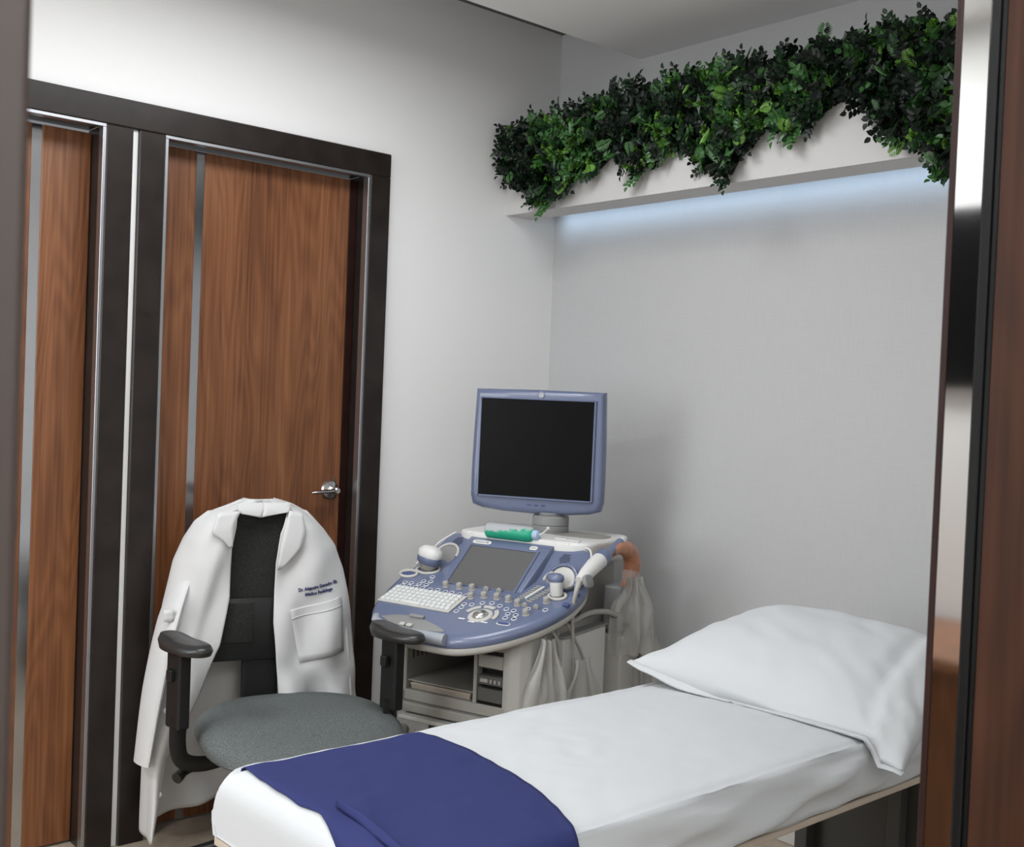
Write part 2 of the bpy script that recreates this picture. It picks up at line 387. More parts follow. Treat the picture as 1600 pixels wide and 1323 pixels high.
# fitted sheet: cross-section path round the bed, swept along y
def bed_top(x, y):
    u = (x-BX0)/(BX1-BX0); v = (y-BY0)/(BY1-BY0)
    return .700 + .006*math.sin(math.pi*max(0, min(1, u))) + .004*nz(x, y, 3, 4) + .0035*abs(nz(x*1.0+y*.4, y*.5, 8, 11)) + .0015*nz(x, y, 8, 24)
def sheet_pt(i, j, nu, nv):
    v = i/(nu-1); t = j/(nv-1)
    W = BX1-BX0; rc = .035; hs = .118
    Lt = hs+W+hs; s = t*Lt
    ends = 0
    y = BY0-.10 + v*(BY1-BY0+.10)                # first rows turn down over the foot end
    drop = 0
    if y < BY0+.04:
        q = (BY0+.04-y)/.14                        # 0..1
        a = min(q*2.1, 1.0)*math.pi/2
        yy = BY0+.04-.045*math.sin(a); drop = .045*(1-math.cos(a))
        if q*2.1 > 1: drop += (q-1/2.1)/(1-1/2.1)*.105
        y = yy; ends = drop
    if s < hs: x = BX0; z = -(hs-s)
    elif s > hs+W: x = BX1; z = -(s-hs-W)
    else: x = BX0+s-hs; z = 0
    # round the long edges
    for e, sg in ((BX0, 1), (BX1, -1)):
        d = (x-e)*sg
        if z == 0 and d < rc: z = -rc*(1-math.sqrt(max(0, 1-((rc-d)/rc)**2)))*.8
    zz = bed_top(x, y)+z
    if ends: zz = bed_top(x, y)-max(ends, -z)
    zz = max(zz-0*ends, .584)
    # side folds
    k = smooth01(-z/.03)
    if z < 0:
        f = .006*math.sin((y*1.0+zz*3.6)*16)+.004*nz(y*2.5, zz*6, 1, 3)
        x += (1 if x > 1.7 else -1)*(k*(.004+f)+ (.012*math.sin(math.pi*min(1, -z/hs))*k))
        if x > 1.7:
            for (ya, za, yb, zb, wd, am) in ((-.90, .685, -1.50, .575, .016, .016), (-.62, .67, -1.05, .585, .012, .010), (-1.25, .69, -1.75, .60, .012, .006)):
                tt = max(0, min(1, (y-ya)/(yb-ya))); dd = zz-(za+(zb-za)*tt)
                if ya+.1 > y > yb-.1: x += am*math.exp(-(dd/wd)**2)*k*smooth01(min(y-yb+.1, ya+.1-y)/.12)
    cr = (1-smooth01((y-BY0)/.06)) # pull corners in so the foot end looks rounded
    x += (1.735-x)*.045*cr
    return Vector((x, y, zz))
sh = finish('fitted_sheet', grid_bm(lambda i, j: sheet_pt(i, j, 150, 80), 150, 80, .0025), M['sheet'], smooth=True)
tag(sh, 'white fitted cotton sheet stretched over the examination bed', 'sheet')

box('dark_speck', 2.046, 2.049, -1.096, -1.090, .662, .672, M['seal'], sh, 0)
# pillow
def pillow():
    FL, FR, BL, BR = Vector((1.395, -.985, .752)), Vector((2.135, -.945, .660)), Vector((1.45, -.50, .835)), Vector((2.10, -.42, .825))
    n = 60; t = bmesh.new(); V = {}
    def P(i, j, side):
        u = i/(n-1)*2-1; v = j/(n-1)*2-1
        a, b = (u+1)/2, (v+1)/2
        # pinched sides, pointed corners
        pin = .045
        a2 = a+(.5-a)*2*pin*(1-v*v)*abs(u)**2; b2 = b+(.5-b)*2*pin*1.4*(1-u*u)*abs(v)**2
        p = FL*(1-a2)*(1-b2)+FR*a2*(1-b2)+BL*(1-a2)*b2+BR*a2*b2
        h = (max(0, 1-abs(u)**2.6))**.55*(max(0, 1-abs(v)**2.4))**.6
        T = .112 if side > 0 else .035
        crn = smooth01((u-.35)/.5)*smooth01((.2-v)/.9)
        wr = .010*crn*nz(u*7+v*5, v*3-u*2, 3, 1.4)+.007*nz(u*2.2+v, v*1.5-u*.6, 4, 1.3)+.0045*nz(u*5+v*3, v*4, 7, 1)+.010*math.exp(-((u-.72+.1*v)/.07)**2)*(1-v*v)*.6-.012*math.exp(-((u-.60+.1*v)/.06)**2)*(1-v*v)
        z = side*(T*h)+(wr*min(1, h*3) if side > 0 else 0)
        if v < -.2 and u > .1: p.z -= 0
        # the front edge sags to rest on the sheet in the middle
        p.z -= .020*(1-u*u)*(1-b2)
        p.z += z
        if side < 0: 
            hh = min(1, h*1.6); p.z = p.z*(1-hh)+.7095*hh
        if p.x > 1.44 or side < 0: p.z = max(p.z, .7095-.10*smooth01((p.x-2.035)/.09))
        return p
    for sd in (1, -1):
        for i in range(n):
            for j in range(n):
                if sd < 0 and (i in (0, n-1) or j in (0, n-1)): V[i, j, sd] = V[i, j, 1]; continue
                V[i, j, sd] = t.verts.new(P(i, j, sd))
        for i in range(n-1):
            for j in range(n-1):
                q = [V[i, j, sd], V[i+1, j, sd], V[i+1, j+1, sd], V[i, j+1, sd]]
                try: t.faces.new(q if sd > 0 else q[::-1])
                except ValueError: pass
    return t
p = empty('pillow', (1.75, -.75, .70), label='plump white pillow at the head of the examination bed', cat='pillow')
t = pillow(); t.transform(Matrix.Translation((-1.75, .75, -.70)))
finish('pillowcase', t, M['sheet'], p, smooth=True)
# seam flap along the front edge
def flap(i, j):
    u = i/39*2-1; w = j/5
    b2 = .063*(1-u*u); a_ = (u+1)/2
    FL, FR, BL, BR = Vector((1.395, -.985, .752)), Vector((2.135, -.945, .660)), Vector((1.45, -.50, .835)), Vector((2.10, -.42, .825))
    p_ = FL*(1-a_)*(1-b2)+FR*a_*(1-b2)+BL*(1-a_)*b2+BR*a_*b2
    z = max(p_.z-.020*(1-u*u), .7095-.10*smooth01((p_.x-2.035)/.09))
    hgt = .006+.026*math.sin(math.pi*min(1, a_*1.02))+.005*nz(u*6, 2, 1, 1)
    zz = max(z+.004-w*hgt, .7085-.11*smooth01((p_.x-2.035)/.09))
    return Vector((p_.x-1.75, p_.y+.004-.016*math.sin(math.pi*w*.6)+.75, zz-.70))
finish('hem', grid_bm(flap, 40, 6, .002), M['sheet'], p, smooth=True)

# navy runner over the foot of the bed
def runner(i, j, nu=60, nv=40):
    a = i/(nu-1); b = j/(nv-1)
    # far side (a=0) lies on the far long edge; near side hangs over x = BX1
    s = a*.71                                     # distance across from the far edge
    x = 1.421+s
    foot = interp([(1.437, -2.098), (1.60, -2.115), (1.68, -2.118), (1.74, -2.112), (1.88, -2.150), (2.04, -2.165), (2.2, -2.17)], x)
    foot = max(foot, BY0-.012)
    head = interp([(1.437, -1.700), (1.52, -1.694), (1.60, -1.698), (1.70, -1.706), (1.84, -1.730), (1.95, -1.768), (2.04, -1.808), (2.2, -1.83)], x)
    y = foot+(head-foot)*b
    z = 0
    over = x-(BX1-.02)
    if over > 0:
        ang = min(over/.035, math.pi/2); z = -.035*(1-math.cos(ang))-(max(0, over-.055)); x = BX1-.02+.035*math.sin(ang)
    zz = bed_top(min(x, BX1-.03), y)+.0065+z
    if x < BX0+.035: zz -= .028*(1-math.sqrt(max(0, 1-((BX0+.035-x)/.035)**2)))
    d = BY0+.045-y
    if d > 0: zz -= .045*(1-math.sqrt(max(0, 1-(min(d, .044)/.045)**2)))*.85
    zz += .0025*nz(x, y, 5, 9)+.005*math.exp(-(((x-1.80)*.6+(y+2.06)*1.0)/.018)**2)*smooth01((x-1.70)/.05)
    return Vector((x, y, zz))
rn = finish('drape', grid_bm(lambda i, j: runner(i, j), 60, 40, .002), M['navy'], smooth=True)
tag(rn, 'navy blue disposable drape laid across the foot of the white bed', 'drape')
# turned-over corner of the drape
def fold(i, j):
    a = i/19; b = j/9
    x = 1.745+.30*a; y0 = interp([(1.74, -2.085), (1.80, -2.088), (1.9, -2.10), (2.05, -2.115)], x); y = y0+.022*b*math.sin(math.pi*min(1, a*1.0+.08))+.0
    zz = bed_top(min(x, 2.0), y)+.010+.012*math.sin(math.pi*b)*(1-.4*a)
    if x > 2.005: zz -= (x-2.005)**2*9
    return Vector((x, y, zz))
tag(finish('turned_hem', grid_bm(fold, 20, 10, .0015), M['navy'], rn, smooth=True))

# ------------------------------------------------------------------ office chair
CH = empty('office_chair', (.507, -1.432, 0), math.atan2(.96, .28), 'black mesh office chair with grey fabric seat, wearing the white coat', 'chair')
def superpoly(a, b, e, n=40, cx=0, cy=0):
    o = []
    for i in range(n):
        th = 2*math.pi*i/n; c, s = math.cos(th), math.sin(th)
        o.append((cx+a*abs(c)**(2/e)*(1 if c > 0 else -1), cy+b*abs(s)**(2/e)*(1 if s > 0 else -1)))
    return o
def layered(layers, n=40, e=2.6):
    """layers: (a, b, cx, cy, z)"""
    t = bmesh.new(); rings = []
    for (a, b, cx, cy, z) in layers:
        zf = z if callable(z) else (lambda x, y, z=z: z)
        rings.append([t.verts.new((x, y, zf(x, y))) for x, y in superpoly(a, b, e, n, cx, cy)])
    for r0, r1 in zip(rings, rings[1:]):
        for k in range(n): t.faces.new([r0[k], r0[(k+1) % n], r1[(k+1) % n], r1[k]])
    t.faces.new(rings[0][::-1]); t.faces.new(rings[-1])
    bmesh.ops.recalc_face_normals(t, faces=t.faces[:]); return t
def seat_z(h):
    return lambda x, y: h+.012*(y/.25)*0 - .018*smooth01((-y-.12)/.16) - .012*(1-abs(x)/.28)*0
cy = -.080
t = layered([(.235, .245, 0, cy, .400), (.268, .286, 0, cy, .417), (.282, .300, 0, cy, seat_z(.445)), (.278, .294, 0, cy, seat_z(.468)), (.258, .274, 0, cy, seat_z(.484)), (.20, .195, 0, cy, seat_z(.492)), (.10, .10, 0, cy, seat_z(.492)), (.01, .01, 0, cy, seat_z(.491))], 48, 2.5)
finish('seat', t, M['seat'], CH, smooth=60)
finish('seat_shell', layered([(.10, .10, 0, cy, .385), (.20, .19, 0, cy, .390), (.245, .235, 0, cy, .404), (.2, .2, 0, cy, .406)], 40, 2.5), M['black'], CH, smooth=60)
box('tilt_mechanism', -.08, .08, -.10, .12, .335, .386, M['black'], CH, .01)
lathe('gas_column', [(0, .11), (.03, .11), (.03, .24), (.018, .245), (.018, .34), (0, .34)], M['black'], CH, n=20)
for k in range(5):
    a = 2*math.pi*k/5+.3; c, s = math.cos(a), math.sin(a)
    if k == 0:
        leg0 = tube('leg', [(.02, 0, .12), (.14, 0, .11), (.28, 0, .075)], [.03, .024, .016], M['black'], CH, n=10, flat=(1, .7))
        leg0.rotation_euler = (0, 0, a)
        cs = bmesh.new()
        for sd in (-1, 1): lathe_bm([(0, -.008), (.025, -.008), (.027, 0), (.025, .008), (0, .008)], 18, cs, Matrix.Translation((.285, sd*.014, .028)) @ Matrix.Rotation(R(90), 4, 'X'))
        box_bm(.27, .30, -.006, .006, .028, .08, .002, bm=cs)
        cast0 = finish('caster', cs, M['black'], leg0, smooth=40)
    else:
        l = leg0.copy(); COL.objects.link(l); l.rotation_euler = (0, 0, a)
        c_ = cast0.copy(); COL.objects.link(c_); c_.parent = l
# backrest: mesh panel in a rounded shape, slightly concave
def back_outline(v):       # v 0 bottom .. 1 top -> half width
    return interp([(0, .16), (.06, .19), (.2, .205), (.5, .205), (.7, .185), (.85, .15), (.93, .115), (.98, .075), (1, .03)], v)
BC = -.045
def back_pt(i, j, nu=26, nv=18, off=0):
    v = i/(nu-1); u = j/(nv-1)*2-1
    z = .585+v*.47; x = BC+u*back_outline(v)
    y = .252+.012*v-.01*(u*u)+.012*math.sin(v*3.1)*-1+off
    return Vector((x, y, z))
finish('backrest', grid_bm(lambda i, j: back_pt(i, j), 26, 18, .012), M['mesh'], CH, smooth=60)
# black lower lumbar plate and spine
t = prism_bm([(-.20, .585), (.13, .585), (.15, .70), (.12, .775), (-.19, .775), (-.22, .70)], -.008, .008, .004, mtx=Matrix.Translation((0, .228, 0)) @ Matrix.Rotation(R(90), 4, 'X'))
finish('lumbar_plate', t, M['black'], CH, smooth=40)
t = prism_bm([(BC-.15, .64), (BC-.03, .64), (BC-.03, .76), (BC-.13, .76)], -.003, .003, .002, mtx=Matrix.Translation((0, .2185, 0)) @ Matrix.Rotation(R(90), 4, 'X'))
finish('lumbar_pad', t, M['mesh'], CH, smooth=40)
box('spine', BC-.055, BC+.055, .235, .262, .40, .60, M['black'], CH, .008)
box('spine_arm', BC-.04, BC+.06, .08, .26, .355, .385, M['black'], CH, .008)
# arms
def arm(sx, px, py, yaw_):
    p = finish('armrest', layered([(.030, .075, 0, 0, .676), (.046, .100, 0, 0, .680), (.050, .106, 0, 0, lambda x, y: .692+.010*smooth01((y-.02)/.08)), (.044, .100, 0, 0, lambda x, y: .703+.014*smooth01((y-.02)/.08)), (.02, .06, 0, 0, lambda x, y: .706+.012*smooth01((y-.02)/.08))], 36, 2.2), M['pad'], CH, smooth=70)
    p.location = (px, py, .025); p.rotation_euler = (0, 0, yaw_)
    # post with sleeve
    box('arm_post', -.018, .018, -.034, .034, .47, .678, M['black'], p, .007).location = (sx*.004, .02, 0)
    box('height_button', -.008, .008, -.012, .012, .60, .63, M['black'], p, .003).location = (-.028, .02, 0)
    tube('arm_bracket', [(0, .02, .50), (-sx*.0, .02, .42), (-sx*.02, .02, .375), (-sx*.09, .02, .355), (-sx*.2, .02, .36)], [.022, .020, .019, .018, .016], M['black'], p, n=10, flat=(.5, 1.2))
    return p
arm(-1, -.330, -.125, R(22)); arm(1, .265, -.122, R(22))
tube('adjustment_lever', [(-.20, -.02, .375), (-.30, -.06, .365), (-.335, -.09, .352)], [.010, .013, .016], M['black'], CH, n=10)

# ------------------------------------------------------------------ white coat over the chair back
CO = empty('lab_coat', (.507, -1.432, 0), math.atan2(.96, .28), 'white doctor coat with embroidered chest draped over the office chair back', 'coat')
OL = [(.05, -.358), (.10, -.352), (.30, -.318), (.40, -.285), (.50, -.232), (.64, -.175), (.78, -.152), (.93, -.150), (1.03, -.130)]      # left opening edge
OR = [(.05, .01), (.30, .02), (.48, .006), (.60, -.008), (.70, -.018), (.88, -.016), (.97, -.002), (1.03, .022)]
LW = [(.05, -.362), (.30, -.362), (.50, -.352), (.75, -.318), (.88, -.290), (.95, -.262), (1.0, -.232), (1.03, -.195), (1.055, -.13), (1.072, -.09)]
RW = [(.05, .30), (.30, .285), (.45, .265), (.71, .236), (.85, .205), (.92, .178), (.97, .140), (1.0, .112), (1.03, .082), (1.055, .035), (1.072, -.02)]
def coat_pt(i, j, nu=110, nv=120):
    # rows: bottom (hem) to the ridge; columns run left opening edge -> round the back -> right opening edge
    v = i/(nu-1); z = .075+(1.068-.075)*(1-(1-v)**1.25)
    s = j/(nv-1)
    l, r, a, b = interp(LW, z), interp(RW, z), interp(OL, z), interp(OR, z)
    if z > 1.035:
        k = smooth01((z-1.035)/.004); mid = -.05; a = a+(mid-a)*k; b = b+(mid-b)*k
    front = .205+.015*(z-.5); back = .335+.03*smooth01((.9-z)/.6)
    if z > .98:
        k = smooth01((z-.98)/.086); front += (.262-front)*k; back += (.266-back)*k
    # hem is higher on the right and behind
    if s < .27:
        q = s/.27; x = a+(l-a)*q; y = front+(.045*q**5)
        y -= .012*math.sin(math.pi*q)
    elif s < .33:
        q = (s-.27)/.06; x = l-.012*math.sin(math.pi*q); y = front+.045+(back-front-.045)*q
    elif s < .62:
        q = (s-.33)/.29; x = l+(r-l)*q; y = back+.012*math.sin(math.pi*q)
    elif s < .68:
        q = (s-.62)/.06; x = r+.012*math.sin(math.pi*q); y = back+(front+.045-back)*q
    else:
        q = (s-.68)/.32; x = r+(b-r)*q; y = front+.045*(1-q)**5-.012*math.sin(math.pi*q)
    low = smooth01((1.0-z)/.5)
    y += low*(.012*math.sin(x*42+z*7)+.018*nz(x*3, z*2.2, 2, 2.2))+.006*math.sin((x*1.0-z*.55)*38)*smooth01((.97-z)/.1)+.004*nz(x*9, z*5, 3, 2)
    # diagonal folds over the left panel and under the right shoulder
    y += -.007*math.exp(-((x+.22+(.8-z)*.25)/.02)**2)*smooth01((1-z)/.1)*(1 if s < .3 else 0)
    if s > .6: y += .006*math.sin((x*1.3+z)*34)*smooth01((.62-z)/.1)
    zz = z
    if z < .5: zz = z+(.12*(x+.36)/.6)*smooth01((.5-z)/.4)
    return Vector((x, y, zz))
finish('coat_body', grid_bm(lambda i, j: coat_pt(i, j), 110, 120, .003), M['coat'], None, smooth=True).parent = CO
bpy.context.view_layer.update()
def strip(name, rows, m, off, thick=.0025, n=14, nv=8, wav=.003, lay=False):
    """rows: list of (left(x,z), right(x,z), y)"""
    def P(i, j):
        t_ = i/(n-1)*(len(rows)-1); k = min(int(t_), len(rows)-2); f = t_-k; u = j/(nv-1)
        def at(r): return Vector((r[0][0]+(r[1][0]-r[0][0])*u, r[2] if not isinstance(r[2], tuple) else r[2][0]+(r[2][1]-r[2][0])*u, r[0][1]+(r[1][1]-r[0][1])*u))
        q = at(rows[k])*(1-f)+at(rows[k+1])*f
        if lay: q.y = coat_y(q.x, q.z)
        q.y += off+wav*nz(q.x*12, q.z*8, 4, 1.4); return q
    return finish(name, grid_bm(P, n, nv, thick), m, CO, smooth=True)
from mathutils.bvhtree import BVHTree
coat_tree = BVHTree.FromObject(bpy.data.objects['coat_body'], bpy.context.evaluated_depsgraph_get())
def coat_y(x, z):
    h = coat_tree.ray_cast(Vector((x, -.5, z)), Vector((0, 1, 0)))[0]; return h.y if h else .2
# sleeves: flattened tapering tubes
finish('sleeve', tube_bm([(-.18, .295, .97), (-.262, .275, .86), (-.322, .226, .72), (-.364, .200, .52), (-.390, .19, .31)], [.030, .048, .060, .058, .046], 20, 8, flat=(1, .32)), M['coat'], CO, smooth=50)
finish('sleeve', tube_bm([(.170, .285, .86), (.198, .285, .76), (.226, .275, .62), (.245, .272, .42)], [.025, .042, .046, .046], 20, 8, flat=(.9, .35)), M['coat'], CO, smooth=50)
strip('sleeve_tab', [((-.345, .757), (-.315, .757), .178), ((-.343, .722), (-.313, .722), .178)], M['coat'], .0, .003, 4, 4)
# collar and lapels
strip('collar', [((-.135, 1.060), (-.050, 1.063), (.228, .231)), ((-.132, 1.040), (-.050, 1.044), .219), ((-.122, 1.030), (-.062, 1.018), .216)], M['coat'], 0, .003, 8, 8, .001)
strip('collar', [((-.054, 1.063), (.030, 1.062), (.231, .226)), ((-.054, 1.044), (.030, 1.040), .219), ((-.060, 1.019), (.018, 1.034), .216)], M['coat'], -.001, .003, 8, 8, .001)
strip('lapel', [((-.195, 1.035), (-.128, 1.040), .200), ((-.215, .975), (-.148, 1.0), .193), ((-.180, .955), (-.150, .962), .192), ((-.158, .93), (-.150, .935), .195)], M['coat'], 0, .004, 12, 6, .002)
strip('lapel', [((.020, 1.040), (.062, 1.03), .206), ((.004, .98), (.072, .975), .196), ((-.008, .925), (.058, .925), .193), ((-.014, .86), (-.004, .862), .196)], M['coat'], 0, .004, 12, 6, .002)
# chest pocket with its stitched hem
PK = [((.030, .737), (.199, .769), (.187, .200)), ((.036, .705), (.203, .737), (.187, .200)), ((.066, .573), (.213, .597), (.187, .203))]
pk = strip('pocket', PK, M['coat'], -.0035, .002, 14, 10, .0015, True)
strip('pocket_hem', [((.034, .712), (.202, .744), (.184, .197)), ((.0342, .708), (.2022, .740), (.184, .197))], M['coat'], -.0052, .0012, 3, 10, 0, True)
for x, z in ((-.338, .46), (-.300, .385), (-.35, .21)):
    lathe('button', [(0, 0), (.008, 0), (.009, .002), (.006, .004), (0, .003)], M['white'], CO, 14, Matrix.Translation((x+.012, .188 if z > .4 else .200, z)) @ Matrix.Rotation(R(90), 4, 'X'))
def stitch(txt, x, z, size, wid):
    o = text('embroidery', txt, size, M['ink'], CO, Matrix.Identity(4), .0008, bold=.0003); me = o.data
    me.transform(Matrix.Translation((x, 0, z)) @ Matrix.Rotation(R(90), 4, 'X') @ Matrix.Rotation(R(8.5), 4, 'Z') @ Matrix.Scale(wid, 4, (1, 0, 0)))
    for v in me.vertices: v.co.y += coat_y(v.co.x, v.co.z)-.0012
stitch('Dr. Alejandro Granados Glz.', .120, .806, .0150, .76)
stitch('M\u00e9dico Radi\u00f3logo', .121, .788, .0150, .84)

# ------------------------------------------------------------------ ultrasound machine
UK = 1.04
def back_off(p): return Vector((3.3174, -3.1126, 1.41))+(Vector(p)-Vector((3.3174, -3.1126, 1.41)))*UK      # the cart was measured too near: same bearing, 4 % farther and larger
UO = Vector((.845, -1.186, 0)); UA = R(17.5)
US = empty('ultrasound_machine', back_off(UO), UA, 'blue and grey ultrasound cart with monitor and angled control console', 'ultrasound machine')
US.scale = (UK, UK, UK)
def zp(x, y):
    z = .74+.364*y
    if y > .33: z += .055*smooth01((y-.33)/.13)
    return z
OUT = [(-.322, .20), (-.31, .14), (-.295, .095), (-.268, .058), (-.235, .030), (-.17, .006), (-.10, -.004), (0, -.008), (.06, -.004), (.11, .014), (.16, .045), (.205, .085), (.25, .14), (.280, .2), (.296, .26), (.296, .33), (.278, .39), (.25, .45), (.12, .475), (0, .48), (-.12, .48), (-.25, .47), (-.285, .42), (-.318, .36), (-.33, .28)]
OUTs = [(p.x, p.y) for p in catmull([(x, y, 0) for x, y in OUT+OUT[:1]], 3)[:-1]]
def shell(levels, m, name, parent, top=None, bottom=None):
    cx, cy_ = -.01, .22; t = bmesh.new(); rings = []
    for ins, dz in levels:
        ring = []
        for x, y in OUTs:
            dx, dy = x-cx, y-cy_; L_ = math.hypot(dx, dy); k = (L_-ins)/L_
            X, Y = cx+dx*k, cy_+dy*k; ring.append(t.verts.new((X, Y, zp(X, Y)+dz)))
        rings.append(ring)
    n = len(OUTs)
    for r0, r1 in zip(rings, rings[1:]):
        for k in range(n): t.faces.new([r0[k], r0[(k+1) % n], r1[(k+1) % n], r1[k]])
    t.faces.new(rings[0][::-1])
    c = t.verts.new((cx, cy_, zp(cx, cy_)+levels[-1][1]))
    for k in range(n): t.faces.new([rings[-1][k], rings[-1][(k+1) % n], c])
    bmesh.ops.recalc_face_normals(t, faces=t.faces[:])
    return finish(name, t, m, parent, smooth=60)
con = shell([(.02, -.034), (.002, -.030), (-.002, -.018), (.002, -.008), (.010, -.001), (.020, .0), (.05, 0), (.09, 0), (.13, 0), (.17, 0), (.20, 0)], M['blue'], 'console', US)
shell([(.06, -.062), (.012, -.056), (.002, -.044), (.003, -.032), (.03, -.030)], M['cream'], 'console_tray', US)
TILT = Matrix.Rotation(R(20), 4, 'X')
def onp(x, y, dz=0): return Matrix.Translation((x, y, zp(x, y)+dz)) @ TILT
def cop(o, mtx, parent=None):
    c = o.copy(); COL.objects.link(c); c.parent = parent or o.parent; c.matrix_local = mtx; return c
# keyboard
kb = box('keyboard', -.295+.16, .0, -.045, .045, 0, .004, M['cream'], con, .001)
kb.data.transform(Matrix.Translation((.068, 0, 0)))
kb.matrix_local = onp(-.163, .158, .001)
ks = bmesh.new()
for r in range(5):
    y = -.036+r*.018; x = -.125
    while x < .118:
        w = .0155 if not (r == 0 and -.06 < x < .02) else .074
        w = min(w, .127-x)
        box_bm(x, x+w, y-.007, y+.007, .003, .0085, .0012, 1, bm=ks); x += w+.0022
kb2 = finish('keys', ks, M['key'], con, smooth=40, kind='stuff'); kb2.matrix_local = onp(-.163, .158, .001)
kp = box('keyboard_plate', -.132, .132, -.050, .050, -.001, .004, M['cream'], con, .001); kp.matrix_local = onp(-.163, .158, .001)
bpy.data.objects.remove(kb)
for o_ in (kb2, kp): o_.matrix_local = onp(-.163, .158, .001) @ Matrix.Rotation(R(-1.5), 4, 'Z')
# knobs
KN = [(-.136, .243), (-.087, .244), (-.043, .247), (-.018, .203), (.020, .216), (.063, .219), (.105, .215), (.143, .203), (.219, .237), (.196, .162)]
k0 = lathe('knob', [(0, 0), (.0115, 0), (.0115, .002), (.0095, .003), (.0090, .015), (.0078, .017), (0, .017)], M['knob'], con, 20)
k0.matrix_local = onp(*KN[0])
for x, y in KN[1:]: cop(k0, onp(x, y))
PD = [(.003, .252), (.048, .253), (.170, .198), (.208, .197)]
pd0 = finish('paddle_switch', prism_bm([(-.009, 0), (.009, 0), (.009, .006), (.006, .012), (0, .015), (-.006, .012), (-.009, .006)], -.0035, .0035, .001, mtx=Matrix.Rotation(R(90), 4, 'X')), M['knob'], con, smooth=40)
pd0.matrix_local = onp(*PD[0])
for x, y in PD[1:]: cop(pd0, onp(x, y))
# ring buttons
BT = [(-.282, .232), (-.259, .233), (-.229, .233), (-.204, .235), (-.227, .253), (-.202, .256), (-.214, .282), (-.279, .214), (-.256, .214), (-.231, .216), (-.204, .215), (-.174, .214), (-.148, .217), (-.117, .213), (-.095, .214), (-.066, .213), (-.042, .21), (-.017, .165), (.008, .168), (.034, .185), (.063, .191), (.095, .183), (-.014, .147), (-.016, .124), (.124, .172), (.15, .170), (.143, .150), (.169, .150), (.147, .129), (.175, .131), (.185, .190), (.238, .197)]
bt = lathe_bm([(.0060, .0), (.0060, .0016), (.0072, .0026), (.0086, .0016), (.0086, 0)], 20)
lathe_bm([(0, .0022), (.0050, .0022), (.0056, .001), (.0058, 0)], 16, bt, Matrix.Identity(4), 1)
b0 = finish('button', bt, [M['white'], M['blue2']], con, smooth=40); b0.matrix_local = onp(*BT[0], .0)
for x, y in BT[1:]: cop(b0, onp(x, y, 0))
ov = finish('oval_button', prism_bm(superpoly(.022, .0085, 3, 28), 0, .002, .0008), M['white'], con, smooth=40); ov.matrix_local = onp(.159, .100)
o2 = finish('inlay', prism_bm(superpoly(.019, .006, 3, 28), .001, .0028), M['blue2'], ov, smooth=40)
for x, y in ((.024, .093), (.062, .085), (.101, .092)):
    s_ = box('select_bar', -.011, .011, -.0028, .0028, 0, .002, M['white'], con, .0006); s_.matrix_local = onp(x, y)
# trackball with ring and arc keys
tb = lathe('trackball_ring', [(.024, 0), (.024, .003), (.028, .0045), (.036, .002), (.037, 0)], M['cream'], con, 32); tb.matrix_local = onp(.068, .122)
bl = lathe('trackball', [(.023*math.cos(a), .023*math.sin(a)*.62+.001) for a in [R(x) for x in range(0, 91, 10)]], M['ball'], tb, 28)
def arc_bm(r0, r1, a0, a1, h, n=12):
    return prism_bm([(r1*math.cos(a0+(a1-a0)*i/n), r1*math.sin(a0+(a1-a0)*i/n)) for i in range(n+1)]+[(r0*math.cos(a1-(a1-a0)*i/n), r0*math.sin(a1-(a1-a0)*i/n)) for i in range(n+1)], 0, h, .001)
for a0, a1 in ((R(118), R(172)), (R(62), R(108)), (R(-12), R(48))):
    a_ = finish('arc_key', arc_bm(.042, .055, a0, a1, .004), M['cream'], con, smooth=40); a_.matrix_local = onp(.068, .122)
# sliders: two rows of short bars with a light fader line
sb = box('slider', -.010, .010, -.0016, .0016, 0, .005, M['knob'], con, .0006)
sp = []
for k in range(8):
    f = k/7; sp += [(.133+.018*f, .234+.075*f), (.168+.026*f, .226+.078*f)]
sb.matrix_local = onp(*sp[0])
for x, y in sp[1:]: cop(sb, onp(x, y))
fp = box('fader_rail', -.004, .004, -.040, .040, 0, .007, M['key'], con, .001); fp.matrix_local = onp(.160, .272) @ Matrix.Rotation(R(-15), 4, 'Z')
# grip handle on the front left
hd = tube('handle', [(-.246, .046, zp(-.246, .046)-.006), (-.225, .020, zp(-.225, .02)-.002), (-.17, -.001, zp(-.17, 0)+.0), (-.09, -.014, zp(-.09, -.01)+.0), (-.02, -.018, zp(0, -.014)), (.04, -.013, zp(.04, -.01)-.004)], [.013, .014, .014, .015, .018, .019], M['grey'], con, n=14, flat=(.9, .9))
hd.data.materials[0] = mat('light_grey_grip', (.34, .36, .40), .4)
rc = finish('grip_recess', prism_bm([(p_.x, p_.y) for p_ in catmull([(-.225, .045, 0), (-.18, .065, 0), (-.12, .068, 0), (-.05, .052, 0), (.015, .022, 0), (-.03, .010, 0), (-.10, .010, 0), (-.17, .020, 0), (-.225, .045, 0)], 4)[:-1]], -.004, .0015, .0008), M['dgrey'], con, smooth=40)
rc.matrix_local = Matrix.Translation((0, 0, .7405)) @ TILT
rc.data.materials[0] = M['grey']
lt = box('release_latch', -.025, .025, -.006, .006, 0, .009, M['grey'], con, .002); lt.matrix_local = onp(-.110, .062, .001)
for x in (-.125, -.10): 
    g_ = box('hinge_tab', -.009, .009, -.007, .007, 0, .006, M['cream'], con, .001); g_.matrix_local = onp(x, .012, .004)

